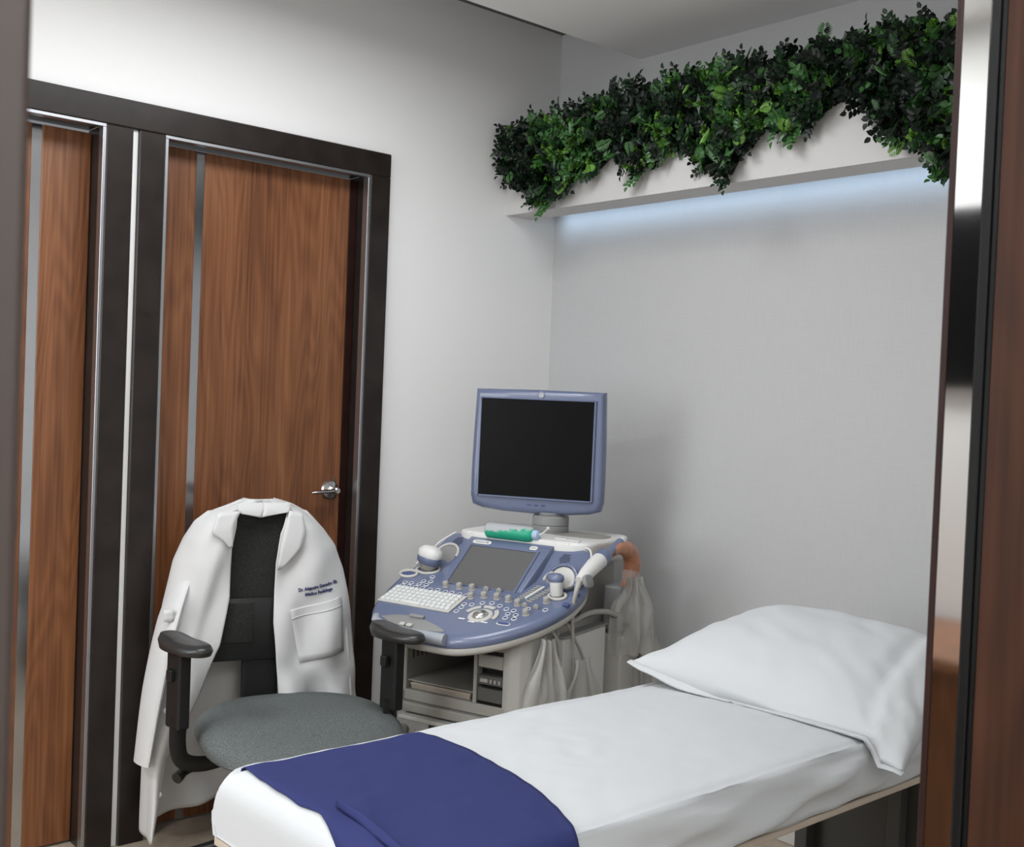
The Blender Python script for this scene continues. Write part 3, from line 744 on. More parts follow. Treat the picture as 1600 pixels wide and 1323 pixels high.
# touch screen pod
A38 = R(38)
def pod_z(y): return .836+math.tan(A38)*(y-.266)
t = bmesh.new()
def pv(x, y, z): return t.verts.new((x, y, z))
xl, xr, xlt, xrt = -.168, .112, -.178, .128
y0, y1, y2 = .252, .414, .462
fr_ = [pv(xl, y0, pod_z(y0)), pv(xr, y0, pod_z(y0)), pv(xrt, y1, pod_z(y1)), pv(xlt, y1, pod_z(y1))]
bk = [pv(xlt, y2, .972), pv(xrt, y2, .972)]
lo = [pv(xl, y0, zp(0, y0)-.02), pv(xr+.004, y0, zp(0, y0)-.02), pv(xrt+.03, y2, .86), pv(xlt-.03, y2, .86)]
t.faces.new(fr_); t.faces.new([fr_[3], fr_[2], bk[1], bk[0]])
t.faces.new([fr_[1], lo[1], lo[2], bk[1], fr_[2]]); t.faces.new([fr_[0], fr_[3], bk[0], lo[3], lo[0]])
t.faces.new([lo[0], lo[1], fr_[1], fr_[0]]); t.faces.new([bk[0], bk[1], lo[2], lo[3]]); t.faces.new(lo[::-1])
bmesh.ops.recalc_face_normals(t, faces=t.faces[:]); bmesh.ops.bevel(t, geom=t.edges[:], offset=.003, segments=2, profile=.5, affect='EDGES')
pod = finish('screen_pod', t, M['blue'], con, smooth=40)
T38 = Matrix.Translation((0, .3315, pod_z(.3315))) @ Matrix.Rotation(A38, 4, 'X')
hh = .0655/math.cos(A38)
ts = box('touch_screen', -.148, .090, -hh, hh, -.002, .0015, M['touch'], pod, .001); ts.matrix_local = T38
for a in ((-.156, -.148, -hh-.006, hh+.006), (.090, .098, -hh-.006, hh+.006), (-.148, .090, hh, hh+.006), (-.148, .090, -hh-.004, -hh)):
    b_ = box('screen_bezel', *a, -.002, .0045, M['blue'], pod, .001); b_.matrix_local = T38
def plate(x, w, s, sz, cy=.020):
    p_ = finish('name_plate', prism_bm(superpoly(w, .0085, 4, 28), 0, .0015, .0005), M['white'], pod, smooth=40)
    p_.matrix_local = T38 @ Matrix.Translation((x, hh+cy, .001))
    text('lettering', s, sz, M['inkgrey'], p_, Matrix.Translation((0, 0, .0018)), .0002)
plate(-.118, .034, 'Voluson E8', .0105, .018)
plate(.070, .0135, 'Expert', .006, .018)
# speaker dots on both wings
sp_bm = bmesh.new()
rr_ = random.Random(3)
dots = [(.0052*i+(.0026 if j % 2 else 0), .0050*j) for i in range(-3, 4) for j in range(-4, 5) if math.hypot(.0052*i, .0050*j) < .0185]
for x, y in dots: lathe_bm([(0, .0008), (.0016, .0008), (.0016, 0)], 8, sp_bm, Matrix.Translation((x, y*1.15, 0)))
TW = Matrix.Rotation(R(38), 4, 'X')
g1 = finish('speaker_grille', sp_bm, M['seal'], con, kind='stuff')
def wing(x, y, dz=.0005):
    e = .004; n_ = Vector((-(zp(x+e, y)-zp(x-e, y))/(2*e), -(zp(x, y+e)-zp(x, y-e))/(2*e), 1)).normalized()
    return Matrix.Translation((x, y, zp(x, y)+dz)) @ Matrix.Rotation(math.atan2(-n_.y, n_.z), 4, 'X')
g1.matrix_local = wing(-.222, .425); cop(g1, wing(.178, .412))
# probe cups
def ring(a, b, x, y, m='cream', r=.005, name='holder_ring', mt=None, a0=0, a1=360, dz=.003):
    n = 28; closed = a1-a0 >= 360
    pts = [((a)*math.cos(R(a0+(a1-a0)*i/n)), (b)*math.sin(R(a0+(a1-a0)*i/n)), 0) for i in range(n+1)]
    o = finish(name, tube_bm(pts, r, 8, 1), M[m], con, smooth=60); o.matrix_local = (mt or wing(x, y, dz)); return o
def cup(a, b, x, y, m='blue2'):
    o = finish('holder_cup', prism_bm(superpoly(a, b, 2.2, 28), -.004, .0012), M[m], con, smooth=40); o.matrix_local = wing(x, y, 0); return o
ring(.030, .021, -.305, .280); cup(.026, .017, -.305, .280)
ring(.040, .026, -.258, .318)
ring(.040, .040, -.235, .385, a0=-10, a1=170); cup(.036, .036, -.235, .385, 'grey')
ring(.027, .020, .234, .272); cup(.024, .017, .234, .272, 'dgrey')
ring(.050, .036, .196, .352, a0=0, a1=200); cup(.046, .032, .196, .352, 'grey')
for y in (.235, .295, .352):
    b_ = box('cable_hook', -.010, .012, -.006, .006, -.004, .006, M['blue2'], con, .002); b_.matrix_local = wing(.283, y)

tube('wing_piping', [(x, y, zp(x, y)+.001) for x, y in ((.140, .468), (.20, .458), (.246, .448), (.272, .40), (.289, .345))], .0035, M['white'], con, n=8)
tube('wing_piping', [(x, y, zp(x, y)+.001) for x, y in ((-.322, .34), (-.30, .39), (-.283, .42), (-.255, .462))], .003, M['white'], con, n=8)
# top housing, neck and monitor
t = prism_bm([(p_[0]*1.0, p_[1]) for p_ in superpoly(.245, .165, 7, 48, 0, .60)], .905, .978, .012, seg=3)
hs_ = finish('top_housing', t, M['white'], US, smooth=50)
t_ = finish('tray_rim', prism_bm(superpoly(.10, .06, 3, 40, .12, .62), .9785, .980), M['body'], hs_, smooth=40)
lathe('monitor_neck', [(0, .976), (.058, .976), (.060, .980), (.060, 1.000), (.057, 1.002), (.060, 1.004), (.060, 1.028), (.056, 1.032), (.043, 1.033), (.043, 1.037), (.046, 1.038), (.046, 1.043), (0, 1.043)], M['grey'], US, 36, Matrix.Translation((.005, .628, 0)))
MO = Matrix.Translation((-.030, .575, 1.05)) @ Matrix.Rotation(R(13.1), 4, 'Z') @ Matrix.Rotation(R(-1.0), 4, 'X')
def mon_outline(ins=0):
    w, h = .222-ins, .388-2*ins
    base = [(-w+.004, h), (-w*.5, h+.001), (0, h+.002), (w*.5, h+.001), (w-.004, h), (w+.001, h*.6), (w+.003, h*.3), (w+.002, .035), (w-.006, .006), (w-.04, -.004), (w*.5, -.011), (0, -.014), (-w*.5, -.011), (-w+.04, -.004), (-w+.006, .006), (-w-.002, .035), (-w-.003, h*.3), (-w-.001, h*.6)]
    return [(x, y+ins) for x, y in base]
t = bmesh.new(); rings = []
for ins, d in ((.03, .052), (.004, .047), (0, .038), (0, .016), (.003, .007), (.010, .001), (.018, 0)):
    rings.append([t.verts.new((x, d, z)) for x, z in mon_outline(ins)])
for r0, r1 in zip(rings, rings[1:]):
    n = len(r0)
    for k in range(n): t.faces.new([r0[k], r0[(k+1) % n], r1[(k+1) % n], r1[k]])
t.faces.new(rings[0]); t.faces.new(rings[-1][::-1])
bmesh.ops.recalc_face_normals(t, faces=t.faces[:])
mon = finish('monitor', t, [M['blue'], M['cream']], US, smooth=35); mon.matrix_local = MO
for f in mon.data.polygons:
    if all(mon.data.vertices[v].co.y > .030 for v in f.vertices): f.material_index = 1
SX0, SX1, SZ0, SZ1 = -.192, .188, .040, .356
box('screen', SX0, SX1, -.0035, .002, SZ0, SZ1, M['screen'], mon, .0005)
for a in ((SX0-.007, SX0, SZ0-.005, SZ1+.005), (SX1, SX1+.007, SZ0-.005, SZ1+.005), (SX0, SX1, SZ1, SZ1+.006), (SX0, SX1, SZ0-.006, SZ0)):
    box('screen_frame', a[0], a[1], -.0085, .003, a[2], a[3], M['blue'], mon, .002)
em = lathe('round_emblem', [(0, 0), (.012, 0), (.012, .0015), (.0105, .0026), (.0098, .0012), (0, .0012)], M['emblem'], mon, 28, Matrix.Translation((.008, -.0005, .373)) @ Matrix.Rotation(R(90), 4, 'X'))
text('monogram', 'GE', .013, M['white'], em, Matrix.Translation((.008, -.002, .373)) @ Matrix.Rotation(R(90), 4, 'X'), .0006)
for k in range(3): box('menu_button', -.024+k*.024, -.010+k*.024, -.003, .002, .014, .0175, M['blue2'], mon, .001)
box('rear_casing', -.15, .15, .045, .085, .06, .33, M['cream'], mon, .02)

# cart body
bd = empty('body', (0, 0, 0)); bd.parent = US
def cb(name, x0, x1, y0_, y1_, z0, z1, m='body', bev=.003, p=bd): return box(name, x0, x1, y0_, y1_, z0, z1, M[m], p, bev)
cb('top_panel', -.20, .165, .12, .62, .688, .735, bev=.006)
cb('side_panel', -.20, -.184, .12, .62, .50, .69)
cb('compartment_floor', -.20, .165, .12, .62, .500, .532)
cb('compartment_back', -.184, .052, .50, .51, .53, .69, 'dgrey')
cb('divider', .052, .064, .12, .60, .53, .69)
cb('front_drawer', .066, .150, .122, .40, .638, .676, 'body')
cb('drawer_slot', .066, .150, .128, .40, .677, .688, 'seal', .0005)
cb('recess', .066, .150, .150, .40, .617, .637, 'seal', .0005)
dv = cb('disc_drive', .066, .150, .124, .40, .588, .616, 'dgrey')
for x in (.075, .108, .122, .136): box('drive_button', x, x+(.026 if x < .08 else .007), .121, .126, .596, .607, M['body'], dv, .001)
cb('drive_lip', .085, .150, .122, .20, .582, .587, 'seal', .0005)
cb('lower_cover', .066, .150, .124, .40, .540, .580, 'dgrey')
cb('lower_slot', .066, .150, .126, .40, .533, .539, 'seal', .0005)
# rounded right flank
fl = [(.150, .122), (.175, .118), (.205, .124), (.228, .145), (.236, .175), (.232, .62), (.150, .62)]
finish('flank', prism_bm(fl, .10, .748, .004), M['flank'], bd, smooth=50)
# louvres on the inner left wall
lv = bmesh.new()
for k in range(12): box_bm(-.1845, -.182, .15+k*.022, .157+k*.022, .62, .672, 0, bm=lv)
finish('louvre', lv, M['dgrey'], bd, kind='stuff')
cb('drawer_tray', -.198, .152, .105, .60, .470, .499, 'body', .006)
cb('drawer_lip', -.185, .152, .085, .60, .452, .464, 'cream', .003)
cb('rear_tower', -.18, .20, .50, .72, .14, .91, 'body', .01)
cb('lift_column', -.09, .11, .24, .50, .735, .80, 'grey', .01)
cb('base', -.22, .22, .10, .70, .15, .20, 'body', .02)
cb('lower_box', -.17, .16, .22, .62, .16, .45, 'dgrey', .01)
for x, y in ((-.19, .14), (.19, .14), (-.19, .66), (.19, .66)):
    c0 = lathe('caster', [(0, -.015), (.045, -.015), (.05, -.008), (.05, .008), (.045, .015), (0, .015)], M['grey'], bd, 24, Matrix.Translation((x, y, .105)) @ Matrix.Rotation(R(90), 4, 'Y'))
    cb('caster_fork', x-.022, x+.022, y-.02, y+.03, .115, .155, 'grey', .005)
# front foot knob visible under the cart
tube('foot_pedal', [(-.16, .08, .425), (-.13, .03, .41), (-.09, .02, .405)], [.020, .022, .018], M['body'], bd, n=12)
# side bin
bn = empty('side_bin', (0, 0, 0)); bn.parent = US
box('bin_wall', .262, .268, .26, .53, .50, .722, M['white'], bn, .002)
box('bin_wall', .238, .262, .26, .266, .50, .722, M['white'], bn, .002)
box('bin_wall', .238, .262, .524, .53, .50, .722, M['white'], bn, .002)
box('bin_rim', .238, .272, .255, .535, .722, .730, M['grey'], bn, .002)
box('bin_floor', .238, .262, .266, .524, .50, .506, M['white'], bn, .001)
box('connector_block', .238, .300, .56, .70, .70, .84, M['grey'], US, .01)
box('rear_side_cover', .238, .31, .56, .70, .40, .69, M['cream'], US, .01)

def ul(x, y, z): # machine-local -> world
    c, s = math.cos(UA), math.sin(UA); return back_off((UO.x+c*x-s*y, UO.y+s*x+c*y, z))
def uthing(name, label, cat, group=None, loc=(0, 0, 0)):
    e = empty(name, ul(*loc), UA, label, cat, group); e.scale = (UK, UK, UK); return e

# gel bottle lying on the console
gb = uthing('gel_bottle', 'green and frosted gel bottle lying on top of the ultrasound console', 'bottle', loc=(-.03, .440, .962))
RX = Matrix.Rotation(R(90), 4, 'Y')
gm, gnt, gbs = nodes('gel_bottle_body'); GN, GL = gnt.nodes, gnt.links
tc = GN.new('ShaderNodeTexCoord'); sx = GN.new('ShaderNodeSeparateXYZ'); GL.new(tc.outputs['Object'], sx.inputs[0])
nn = GN.new('ShaderNodeTexNoise'); nn.inputs['Scale'].default_value = 45; GL.new(tc.outputs['Object'], nn.inputs['Vector'])
n3 = GN.new('ShaderNodeTexNoise'); n3.inputs['Scale'].default_value = 600; GL.new(tc.outputs['Object'], n3.inputs['Vector'])
a_ = GN.new('ShaderNodeMath'); a_.operation = 'MULTIPLY_ADD'; a_.inputs[1].default_value = .03; GL.new(nn.outputs[0], a_.inputs[0]); GL.new(sx.outputs[2], a_.inputs[2])
b_ = GN.new('ShaderNodeMath'); b_.operation = 'MULTIPLY_ADD'; b_.inputs[1].default_value = -.12; GL.new(sx.outputs[0], b_.inputs[0]); GL.new(a_.outputs[0], b_.inputs[2])
c_ = GN.new('ShaderNodeMath'); c_.operation = 'MULTIPLY_ADD'; c_.inputs[1].default_value = .02; GL.new(n3.outputs[0], c_.inputs[0]); GL.new(b_.outputs[0], c_.inputs[2])
rp = GN.new('ShaderNodeValToRGB'); rp.color_ramp.interpolation = 'CONSTANT'
rp.color_ramp.elements[0].color = (.012, .36, .21, 1); rp.color_ramp.elements[1].position = .058; rp.color_ramp.elements[1].color = (.42, .44, .46, 1)
GL.new(c_.outputs[0], rp.inputs[0]); GL.new(rp.outputs[0], gbs.inputs['Base Color']); gbs.inputs['Roughness'].default_value = .4
lathe('bottle_body', [(0, -.088), (.020, -.088), (.0245, -.083), (.025, -.04), (.025, .06), (.0235, .074), (.016, .082), (0, .082)], gm, gb, 28, Matrix.Translation((0, 0, .026)) @ RX)
lathe('cap', [(0, .080), (.0155, .080), (.0160, .084), (.0150, .098), (.007, .102), (0, .102)], M['paleblue'], gb, 20, Matrix.Translation((0, 0, .026)) @ RX)
tube('nozzle', [(.100, 0, .026), (.115, 0, .035), (.132, -.004, .050)], [.0035, .003, .0025], M['white'], gb, n=8)
tag(lathe('nozzle_tip', [(0, -.004), (.005, -.004), (.006, 0), (.005, .004), (0, .004)], M['white'], gb, 12, Matrix.Translation((.134, -.004, .052))))
# paper swabs beside it
sw = uthing('swab_packet', 'small white swab packet lying beside the gel bottle cap', 'packet', loc=(.155, .47, .9785))
finish('wrapper', prism_bm(superpoly(.05, .010, 4, 24), 0, .004, .001), M['white'], sw, smooth=40, rot=(0, 0, R(-12)))
finish('print_mark', prism_bm(superpoly(.003, .003, 2, 12), .004, .0045), M['seal'], sw, rot=(0, 0, 0))

# left probe: bulky volume probe with white dome
pr = uthing('convex_probe', 'bulbous white ultrasound probe with blue band in the left holder', 'probe', loc=(-.262, .318, zp(-.262, .318)))
def dome(name, layers, m, mtx, parent, e=2.3): 
    t = layered(layers, 32, e); t.transform(mtx); return finish(name, t, m, parent, smooth=70)
DM = Matrix.Translation((.005, -.005, .0)) @ Matrix.Rotation(R(10), 4, 'Y')
dome('probe_neck', [(.020, .016, 0, 0, .0), (.026, .020, 0, 0, .008), (.034, .024, 0, 0, .026)], M['body'], DM, pr)
dome('blue_band', [(.034, .024, 0, 0, .022), (.040, .030, 0, 0, .030), (.042, .031, 0, 0, .042), (.041, .030, 0, 0, .046)], M['blue'], DM, pr)
dome('white_head', [(.040, .029, 0, 0, .0445), (.042, .031, 0, 0, .052), (.039, .029, 0, 0, .066), (.028, .021, 0, 0, .076), (.010, .008, 0, 0, .080)], M['white'], DM, pr)
# right holder: small probe upright in its cup
pr = uthing('linear_probe', 'small pale probe with blue top standing in the right front cup', 'probe', loc=(.232, .272, zp(.234, .272)))
DM = Matrix.Rotation(R(-4), 4, 'Y')
dome('probe_body', [(.014, .012, 0, 0, .0), (.018, .015, 0, 0, .006), (.020, .017, 0, 0, .045)], M['white'], DM, pr)
dome('blue_top', [(.021, .018, 0, 0, .044), (.026, .019, -.002, 0, .052), (.027, .018, -.004, 0, .062), (.018, .012, -.006, 0, .068)], M['blue'], DM, pr)
tube('probe_cable', [(.0, -.0, -.03), (.012, -.01, -.08), (.02, 0, -.2), (.01, .0, -.30)], .004, M['cable'], pr)
# right rear: flat curved probe lying in the large holder
pr = uthing('curved_probe', 'flat white curved probe with blue rim lying in the right rear holder', 'probe', loc=(.215, .345, zp(.215, .345)))
ar = [(.052*math.cos(R(a)), .052*math.sin(R(a))) for a in range(-8, 172, 10)]
DM = Matrix.Translation((.012, -.028, .012)) @ Matrix.Rotation(R(62), 4, 'X') @ Matrix.Rotation(R(-12), 4, 'Z')
t = prism_bm([(x*.80, y*.80) for x, y in ar]+[(-.022, -.022), (.022, -.022)], -.010, .010, .004); t.transform(DM); finish('probe_body', t, M['cream'], pr, smooth=60)
t = prism_bm(ar+[(x*.82, y*.82) for x, y in ar[::-1]], -.013, .013, .003); t.transform(DM); finish('blue_rim', t, M['blue'], pr, smooth=60)
# long endocavity probe on the side, handle wrapped
pr = uthing('endocavity_probe', 'long white probe with blue grip angled in the outer side holder', 'probe', loc=(.30, .30, .88))
A = Vector((0, -.035, .012)); Bp = Vector((0, .255, .098))
tube('white_barrel', [(0, -.02, .012), (0, .02, .028), (0, .07, .048), (0, .11, .060)], [.014, .021, .024, .025], M['white'], pr, n=18)
tube('blue_collar', [(0, .105, .058), (0, .130, .068), (0, .165, .076)], [.0265, .026, .015], M['blue'], pr, n=18)
tube('blue_shaft', [(0, .155, .072), (0, .20, .087), (0, .245, .102)], [.015, .0135, .0135], M['blue'], pr, n=14)
tube('white_tip', [(0, .243, .101), (0, .256, .106)], [.0145, .012], M['white'], pr, n=14, sub=2)
finish('side_holder', prism_bm(superpoly(.020, .024, 3, 24), -.006, .006, .004, mtx=Matrix.Translation((.020, -.005, .012)) @ Matrix.Rotation(R(70), 4, 'Y')), M['grey'], pr, smooth=50)
tube('probe_cable', [(0, -.018, .012), (-.002, -.035, -.02), (-.012, -.03, -.08), (-.016, -.01, -.20), (-.02, .02, -.36), (-.02, .05, -.48)], [.010, .007, .005, .005, .005, .005], M['cable'], pr)
# peach sleeve hanging over the probe end
ps = uthing('peach_sleeve', 'peach coloured curved probe sleeve in clear film hanging at the cart side', 'probe sleeve', loc=(.30, .5, .9))
pts = [(0, -.015, .058), (0, .030, .066), (0, .085, .056), (.0, .125, .030), (0, .135, -.010), (0, .120, -.040), (0, .095, -.070)]
finish('sleeve_body', tube_bm(pts, [.016, .021, .025, .027, .027, .023, .017], 16, 8), M['peach'], ps, smooth=60)
finish('clear_film', tube_bm([(0, .128, -.02), (0, .115, -.055), (0, .085, -.090), (0, .05, -.115), (0, .035, -.135)], [.028, .026, .020, .012, .008], 16, 6), M['clear'], ps, smooth=60)
# loose cables
def cable(name, lab, pts, r=.0045, m='cable'):
    o = uthing(name, lab, 'cable', loc=(0, 0, 0)); tube('cord', pts, r, M[m], o, n=8)
    return o
cable('probe_cord', 'pale cable hanging straight down from the console right of the cart flank', [(.25, .22, .75), (.262, .235, .72), (.268, .24, .66), (.27, .232, .60), (.275, .235, .50), (.26, .26, .30)], .0052)
cable('probe_cord', 'grey cable slanting down behind the straight pale cable', [(.262, .27, .78), (.275, .31, .72), (.285, .34, .67), (.29, .37, .60), (.29, .40, .48), (.27, .42, .30)])
cable('power_cord', 'thin dark cable hanging down the rear side of the cart', [(.26, .50, .77), (.285, .56, .745), (.315, .62, .70), (.325, .655, .62), (.325, .674, .50), (.31, .70, .25)], .004, 'dcable')
cable('ribbed_hose', 'thick grey hose arching over the side bin of the cart', [(.24, .36, .755), (.265, .43, .775), (.285, .52, .765), (.30, .60, .725), (.325, .655, .66), (.335, .70, .52), (.33, .72, .3)], .0085)
cable('probe_cord', 'pale cable looping beside the cart flank into the plastic bag', [(.24, .20, .735), (.245, .185, .70), (.25, .165, .65), (.252, .16, .58), (.258, .175, .50), (.25, .20, .30)], .0042)

# plastic bags
def drape_bag(name, lab, base, w, h, seed, m='bag', rz=0, amp=.014):
    e = uthing(name, lab, 'plastic bag', loc=base); e.rotation_euler = (0, 0, UA+rz)
    def P(i, j, sgn):
        v = i/23; u = j/19*2-1
        ww = w*(.35+.65*smooth01(v*2.2))*.5
        z = -v*h+.01*nz(u*3, seed, v, 2); x = u*ww
        y = sgn*.018*(1-u*u)*smooth01(v*2)+amp*nz(u*2.6, v*2.0, seed, 1.5)+amp*.7*math.sin(u*9+seed+v*2)*.5
        return Vector((x, y, z))
    t = bmesh.new(); V = [[t.verts.new(P(i, j, 1)) for j in range(20)] for i in range(24)]; Wv = [[V[i][j] if j in (0, 19) else t.verts.new(P(i, j, -1)) for j in range(20)] for i in range(24)]
    for G in (V, Wv):
        for i in range(23):
            for j in range(19): t.faces.new([G[i][j], G[i][j+1], G[i+1][j+1], G[i+1][j]])
    finish('film', t, M[m], e, smooth=True)
    return e
drape_bag('plastic_bag', 'translucent plastic bag hanging on the front flank of the cart', (.262, .175, .735), .14, .36, 2.1, rz=R(60))
drape_bag('plastic_bag', 'translucent plastic bag hanging from the bin at the cart side', (.300, .33, .66), .20, .30, 5.3, rz=R(80))
drape_bag('plastic_bag', 'crumpled translucent bag bunched under the peach sleeve', (.325, .60, .87), .15, .24, 9.2, rz=R(50), amp=.022)
drape_bag('plastic_bag', 'long translucent bag hanging lowest at the rear corner of the cart', (.345, .675, .74), .12, .40, 12.7, rz=R(30), amp=.018)
drape_bag('plastic_bag', 'bundled clear bag around the cart foot below the front drawer', (-.10, .07, .44), .16, .26, 4.4, rz=R(10), amp=.02)
# papers in the compartment
pp = uthing('paper_stack', 'loose paper sheets on the tray inside the open cart compartment', 'papers', loc=(-.07, .30, .5325))
for k in range(5):
    q = box('paper_sheet', -.105, .105, -.16, .16, 0, .003, M['paper'], pp, .0005); q.location = (0.001*k, -.004*k, .0+.0045*k); q.rotation_euler = (0, 0, R((k-2)*.5))
cb('paper_tray', -.184, .052, .13, .50, .556, .560, 'body', .001)

# ------------------------------------------------------------------ artificial greenery along the beam
TOP = [(0, 2.41), (.02, 2.435), (.18, 2.45), (.35, 2.455), (.48, 2.46), (.65, 2.472), (.86, 2.475), (1.09, 2.478), (1.24, 2.458), (1.37, 2.474), (1.52, 2.462), (1.66, 2.475), (1.83, 2.455), (2.1, 2.47), (2.4, 2.45), (2.75, 2.46)]
BOT = [(0, 2.27), (.026, 2.257), (.086, 2.195), (.16, 2.15), (.252, 2.105), (.335, 2.138), (.398, 2.195), (.511, 2.195), (.57, 2.235), (.632, 2.223), (.695, 2.165), (.766, 2.18), (.833, 2.235), (.915, 2.24), (.985, 2.158), (1.04, 2.135), (1.09, 2.102), (1.124, 2.157), (1.205, 2.232), (1.25, 2.265), (1.286, 2.230), (1.321, 2.210), (1.387, 2.224), (1.44, 2.255), (1.468, 2.325), (1.50, 2.33), (1.543, 2.265), (1.616, 2.212), (1.659, 2.135), (1.736, 2.105), (1.792, 2.07), (1.812, 2.037), (1.87, 2.05), (1.95, 2.14), (2.1, 2.20), (2.25, 2.12), (2.4, 2.22), (2.55, 2.15), (2.75, 2.25)]
GR = empty('foliage_garland', (0, -.262, 2.3), label='long dense artificial green garland draped over the white beam', cat='garland')
def leaf(t, o, d, n_, L_, W_, cup_=.25, mi=0):
    """one small folded leaf from point o along d, face normal n_"""
    d = d.normalized(); s = d.cross(n_)
    if s.length < 1e-4: s = d.orthogonal()
    s.normalize(); n_ = s.cross(d)
    a = o; m1 = o+d*L_*.45-n_*L_*.04; tip = o+d*L_-n_*L_*.12
    l1 = o+d*L_*.3+s*W_*.46+n_*W_*cup_; l2 = o+d*L_*.68+s*W_*.38+n_*W_*cup_*.8
    r1 = o+d*L_*.3-s*W_*.46+n_*W_*cup_; r2 = o+d*L_*.68-s*W_*.38+n_*W_*cup_*.8
    v = [t.verts.new(q) for q in (a, m1, tip, l1, l2, r1, r2)]
    for q in ((0, 3, 1), (3, 4, 1), (4, 2, 1), (0, 1, 5), (5, 1, 6), (6, 1, 2)):
        f = t.faces.new([v[k] for k in q]); f.material_index = mi; f.smooth = True
def sprig_bm(rng, kind, t=None, mtx=None, mi=0):
    """rosettes of small leaves, built facing -y"""
    s = bmesh.new()
    if kind == 0:     # boxwood rosette
        for k in range(11):
            a = k*2.4; e = .25+.9*(k/11)
            d = Vector((math.cos(a)*math.sin(e), -math.cos(e), math.sin(a)*math.sin(e)))
            leaf(s, d*.003, d+Vector((0, 0, rng.uniform(-.2, .2))), Vector((0, -1, 0))-d*.3, rng.uniform(.014, .020), rng.uniform(.013, .017), .2, mi)
    elif kind == 1:   # stem with paired oval leaves, drooping
        p = Vector((0, 0, 0)); dr = Vector((rng.uniform(-.6, .6), -.55, rng.uniform(-1, .1))).normalized()
        for k in range(4):
            sd = dr.cross(Vector((0, -1, .3))).normalized()
            for q in (-1, 1): leaf(s, p, dr*.5+sd*q*1.0+Vector((0, -.35, 0)), Vector((0, -1, .4)), rng.uniform(.017, .024), rng.uniform(.014, .018), .15, mi)
            p = p+dr*.013; dr = (dr+Vector((0, .04, -.10))).normalized()
        leaf(s, p, dr, Vector((0, -1, .3)), .020, .015, .15, mi)
    elif kind == 2:   # feathery fern tip
        p = Vector((0, 0, 0)); dr = Vector((rng.uniform(-.7, .7), -.5, rng.uniform(-.9, .4))).normalized()
        for k in range(11):
            sd = dr.cross(Vector((0, -1, .2))).normalized(); w = .022*math.sin(math.pi*(k+1.5)/13)+.004
            for q in (-1, 1): leaf(s, p, dr*.8+sd*q, Vector((0, -1, .2)), w, .0045, .1, mi)
            p = p+dr*.0052; dr = (dr+Vector((0, .0, -.05))).normalized()
    else:             # five-lobed ivy leaf
        c = s.verts.new((0, -.004, 0)); L_ = rng.uniform(.027, .034); ring_ = []
        for k in range(10):
            a = math.pi/2+k*math.pi/5+math.pi/2*2; r_ = L_*(1.0 if k % 2 == 0 else .46)*(1.25 if k == 0 else 1)
            ring_.append(s.verts.new((r_*math.cos(a), .006*(k % 2)-.0, r_*math.sin(a))))
        for k in range(10):
            f = s.faces.new([c, ring_[k], ring_[(k+1) % 10]]); f.material_index = mi
    if mtx is not None: s.transform(mtx)
    return s if t is None else merge(t, s)
rng = random.Random(11)
def inside(x, z): return interp(BOT, x)+.014 < z < interp(TOP, x)-.006
def rnd_rot(rng, w=.7):
    return Matrix.Rotation(rng.uniform(-w, w), 4, 'X') @ Matrix.Rotation(rng.uniform(-w, w), 4, 'Z') @ Matrix.Rotation(rng.uniform(-3.14, 3.14), 4, 'Y')
def depth(x, z):
    h = interp(TOP, x); b = interp(BOT, x); v = (z-b)/(h-b)
    return .018+.040*math.sin(math.pi*min(1, max(0, v))*.8+.3)
def pick_col(rng, x, z, kind):
    n_ = nz(x*5, z*5, 1, 1)+rng.uniform(-.3, .3)
    if kind == 0: return 3 if n_ > .0 else (2 if n_ > -.2 else 1)
    if kind == 2: return 3 if n_ > .2 else 2
    if kind == 3: return 2 if n_ > -.25 else 1
    return 0 if n_ < .08 else (1 if n_ < .26 else 2)
# backing foliage: joined
bf = bmesh.new(); NB = 2600
protos = [[sprig_bm(rng, k) for _ in range(3)] for k in range(4)]
meshes = {}
for k in range(4):
    for q in range(3):
        for c in range(4):
            me = bpy.data.meshes.new('sprig'); protos[k][q].to_mesh(me); me.materials.append(M['leaf%d' % c]); meshes[k, q, c] = me
verts, faces, mids = [], [], []
cnt = 0
while cnt < NB:
    x = rng.uniform(0.03, 2.75); z = rng.uniform(2.02, 2.49)
    if not inside(x, z): continue
    if x > 1.95 and rng.random() < .35: continue
    kind = rng.choices((0, 1, 2, 3), (4, 6, 1.3, .3))[0]; q = rng.randrange(3); c = pick_col(rng, x, z, kind)
    if rng.random() < .35: c = max(0, c-1)
    mt = Matrix.Translation((x, -rng.uniform(.004, depth(x, z)), z-2.3)) @ rnd_rot(rng) @ Matrix.Scale(rng.uniform(.8, 1.15), 4)
    b = len(verts)
    for v in protos[kind][q].verts: verts.append(mt @ v.co)
    protos[kind][q].verts.index_update()
    for f in protos[kind][q].faces: faces.append([b+v.index for v in f.verts]); mids.append(c)
    cnt += 1
# greenery lying over the beam top
for _ in range(500):
    x = rng.uniform(0.03, 2.75); kind = rng.choices((0, 1, 2), (4, 6, 2))[0]; q = rng.randrange(3); c = pick_col(rng, x, 2.45, kind)
    z = interp(TOP, x)-rng.uniform(.0, .035)
    mt = Matrix.Translation((x, rng.uniform(-.03, .08), z-2.3)) @ Matrix.Rotation(-1.0, 4, 'X') @ rnd_rot(rng)
    b = len(verts)
    for v in protos[kind][q].verts: verts.append(mt @ v.co)
    for f in protos[kind][q].faces: faces.append([b+v.index for v in f.verts]); mids.append(c)
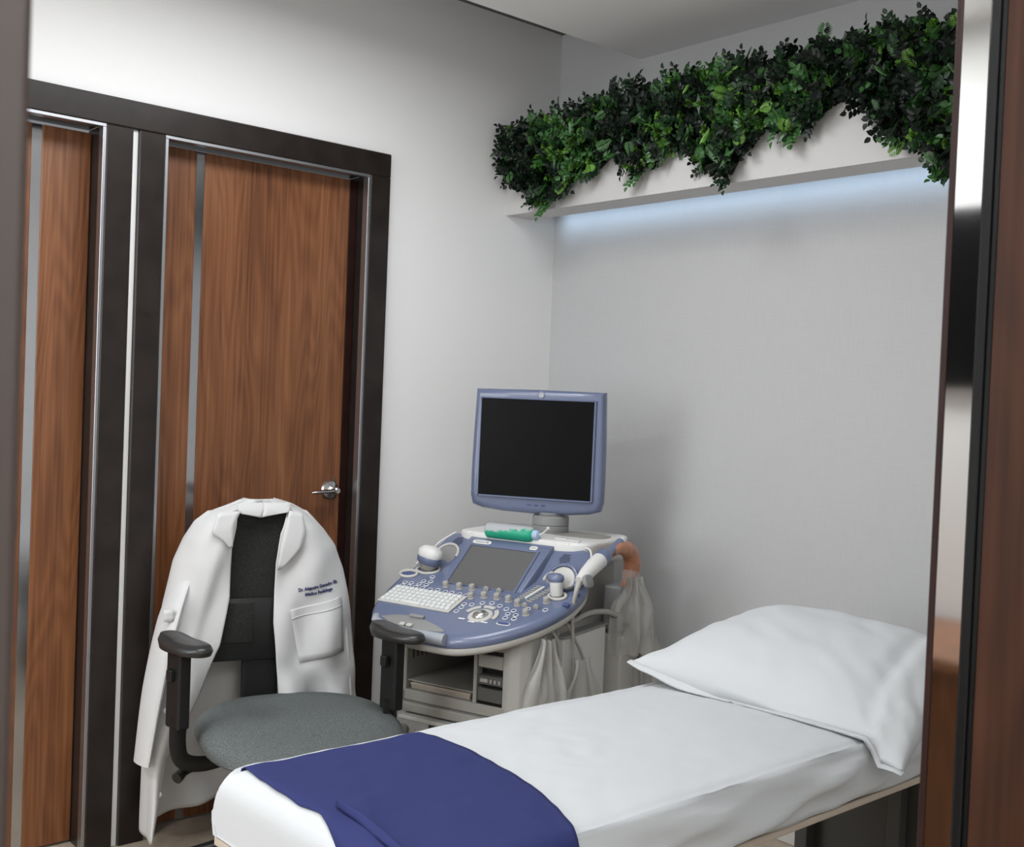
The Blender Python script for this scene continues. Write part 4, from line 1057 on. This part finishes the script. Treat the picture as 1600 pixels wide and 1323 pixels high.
# trailing bits on the lower fringe
me = bpy.data.meshes.new('foliage'); me.from_pydata([tuple(v) for v in verts], [], faces); me.update()
for c in range(4): me.materials.append(M['leaf%d' % c])
me.polygons.foreach_set('material_index', mids); me.polygons.foreach_set('use_smooth', [True]*len(faces))
fo = bpy.data.objects.new('foliage', me); COL.objects.link(fo); fo.parent = GR; fo['kind'] = 'stuff'
# dark backing mat behind the leaves, following the scalloped outline
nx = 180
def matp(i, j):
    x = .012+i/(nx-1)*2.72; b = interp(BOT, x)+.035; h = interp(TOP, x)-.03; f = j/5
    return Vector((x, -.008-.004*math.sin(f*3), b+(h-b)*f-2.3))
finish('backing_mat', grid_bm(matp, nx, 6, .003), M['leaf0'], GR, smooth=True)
# the front sprigs, each a part
pname = ['leaf_rosette', 'leaf_sprig', 'fern_frond', 'ivy_leaf']; pc = [0, 0, 0, 0]; lim = [230, 230, 60, 46]
spots = []; tries = 0
while sum(pc) < sum(lim) and tries < 40000:
    tries += 1
    x = rng.uniform(0.025, 1.92); z = rng.uniform(2.02, 2.49)
    if not inside(x, z): continue
    kind = rng.choices((0, 1, 2, 3), [max(0, l-c) + .001 for l, c in zip(lim, pc)])[0]
    if pc[kind] >= lim[kind]: continue
    mind = (.018, .016, .07, .09)[kind]
    if any(k2 == kind and abs(x-a) < mind and abs(z-b) < mind for a, b, k2 in spots): continue
    spots.append((x, z, kind)); pc[kind] += 1
    c = pick_col(rng, x, z, kind); q = rng.randrange(3)
    o = bpy.data.objects.new(pname[kind], meshes[kind, q, c]); COL.objects.link(o); o.parent = GR
    y = -depth(x, z)-rng.uniform(0, .012)-(.008 if kind >= 2 else 0)
    if kind == 3: rot = Matrix.Rotation(rng.uniform(-.5, .3), 4, 'X') @ Matrix.Rotation(rng.uniform(-.9, .1), 4, 'Z') @ Matrix.Rotation(rng.uniform(-.9, .9), 4, 'Y')
    else: rot = rnd_rot(rng)
    o.matrix_local = Matrix.Translation((x, y, z-2.3)) @ rot @ Matrix.Scale(rng.uniform(.85, 1.2), 4)
# fringe: sprigs hanging at the low points and standing at the top edge
for x, dz in ((.20, 0), (.245, 0), (.27, .01), (.33, .0), (.50, 0), (.69, 0), (.72, .01), (1.08, .0), (1.095, -.01), (1.10, .01), (1.31, 0), (1.33, .01), (1.80, 0), (1.815, -.012), (1.83, .0)):
    q = rng.randrange(3); o = bpy.data.objects.new('leaf_sprig', meshes[1, q, rng.choice((0, 1, 2))]); COL.objects.link(o); o.parent = GR
    o.matrix_local = Matrix.Translation((x, -.02, interp(BOT, x)+dz+.012-2.3)) @ Matrix.Rotation(rng.uniform(-.4, .4), 4, 'Y')
for x in (.17, .36, .60, .665, .67, .88, 1.10, 1.13, 1.27, 1.52, 1.655, 1.75):
    q = rng.randrange(3); o = bpy.data.objects.new('leaf_sprig', meshes[1, q, rng.choice((0, 1))]); COL.objects.link(o); o.parent = GR
    o.matrix_local = Matrix.Translation((x, -.02, interp(TOP, x)-.004-2.3)) @ Matrix.Rotation(3.14+rng.uniform(-.5, .5), 4, 'Y')
for a in protos:
    for b in a: b.free()
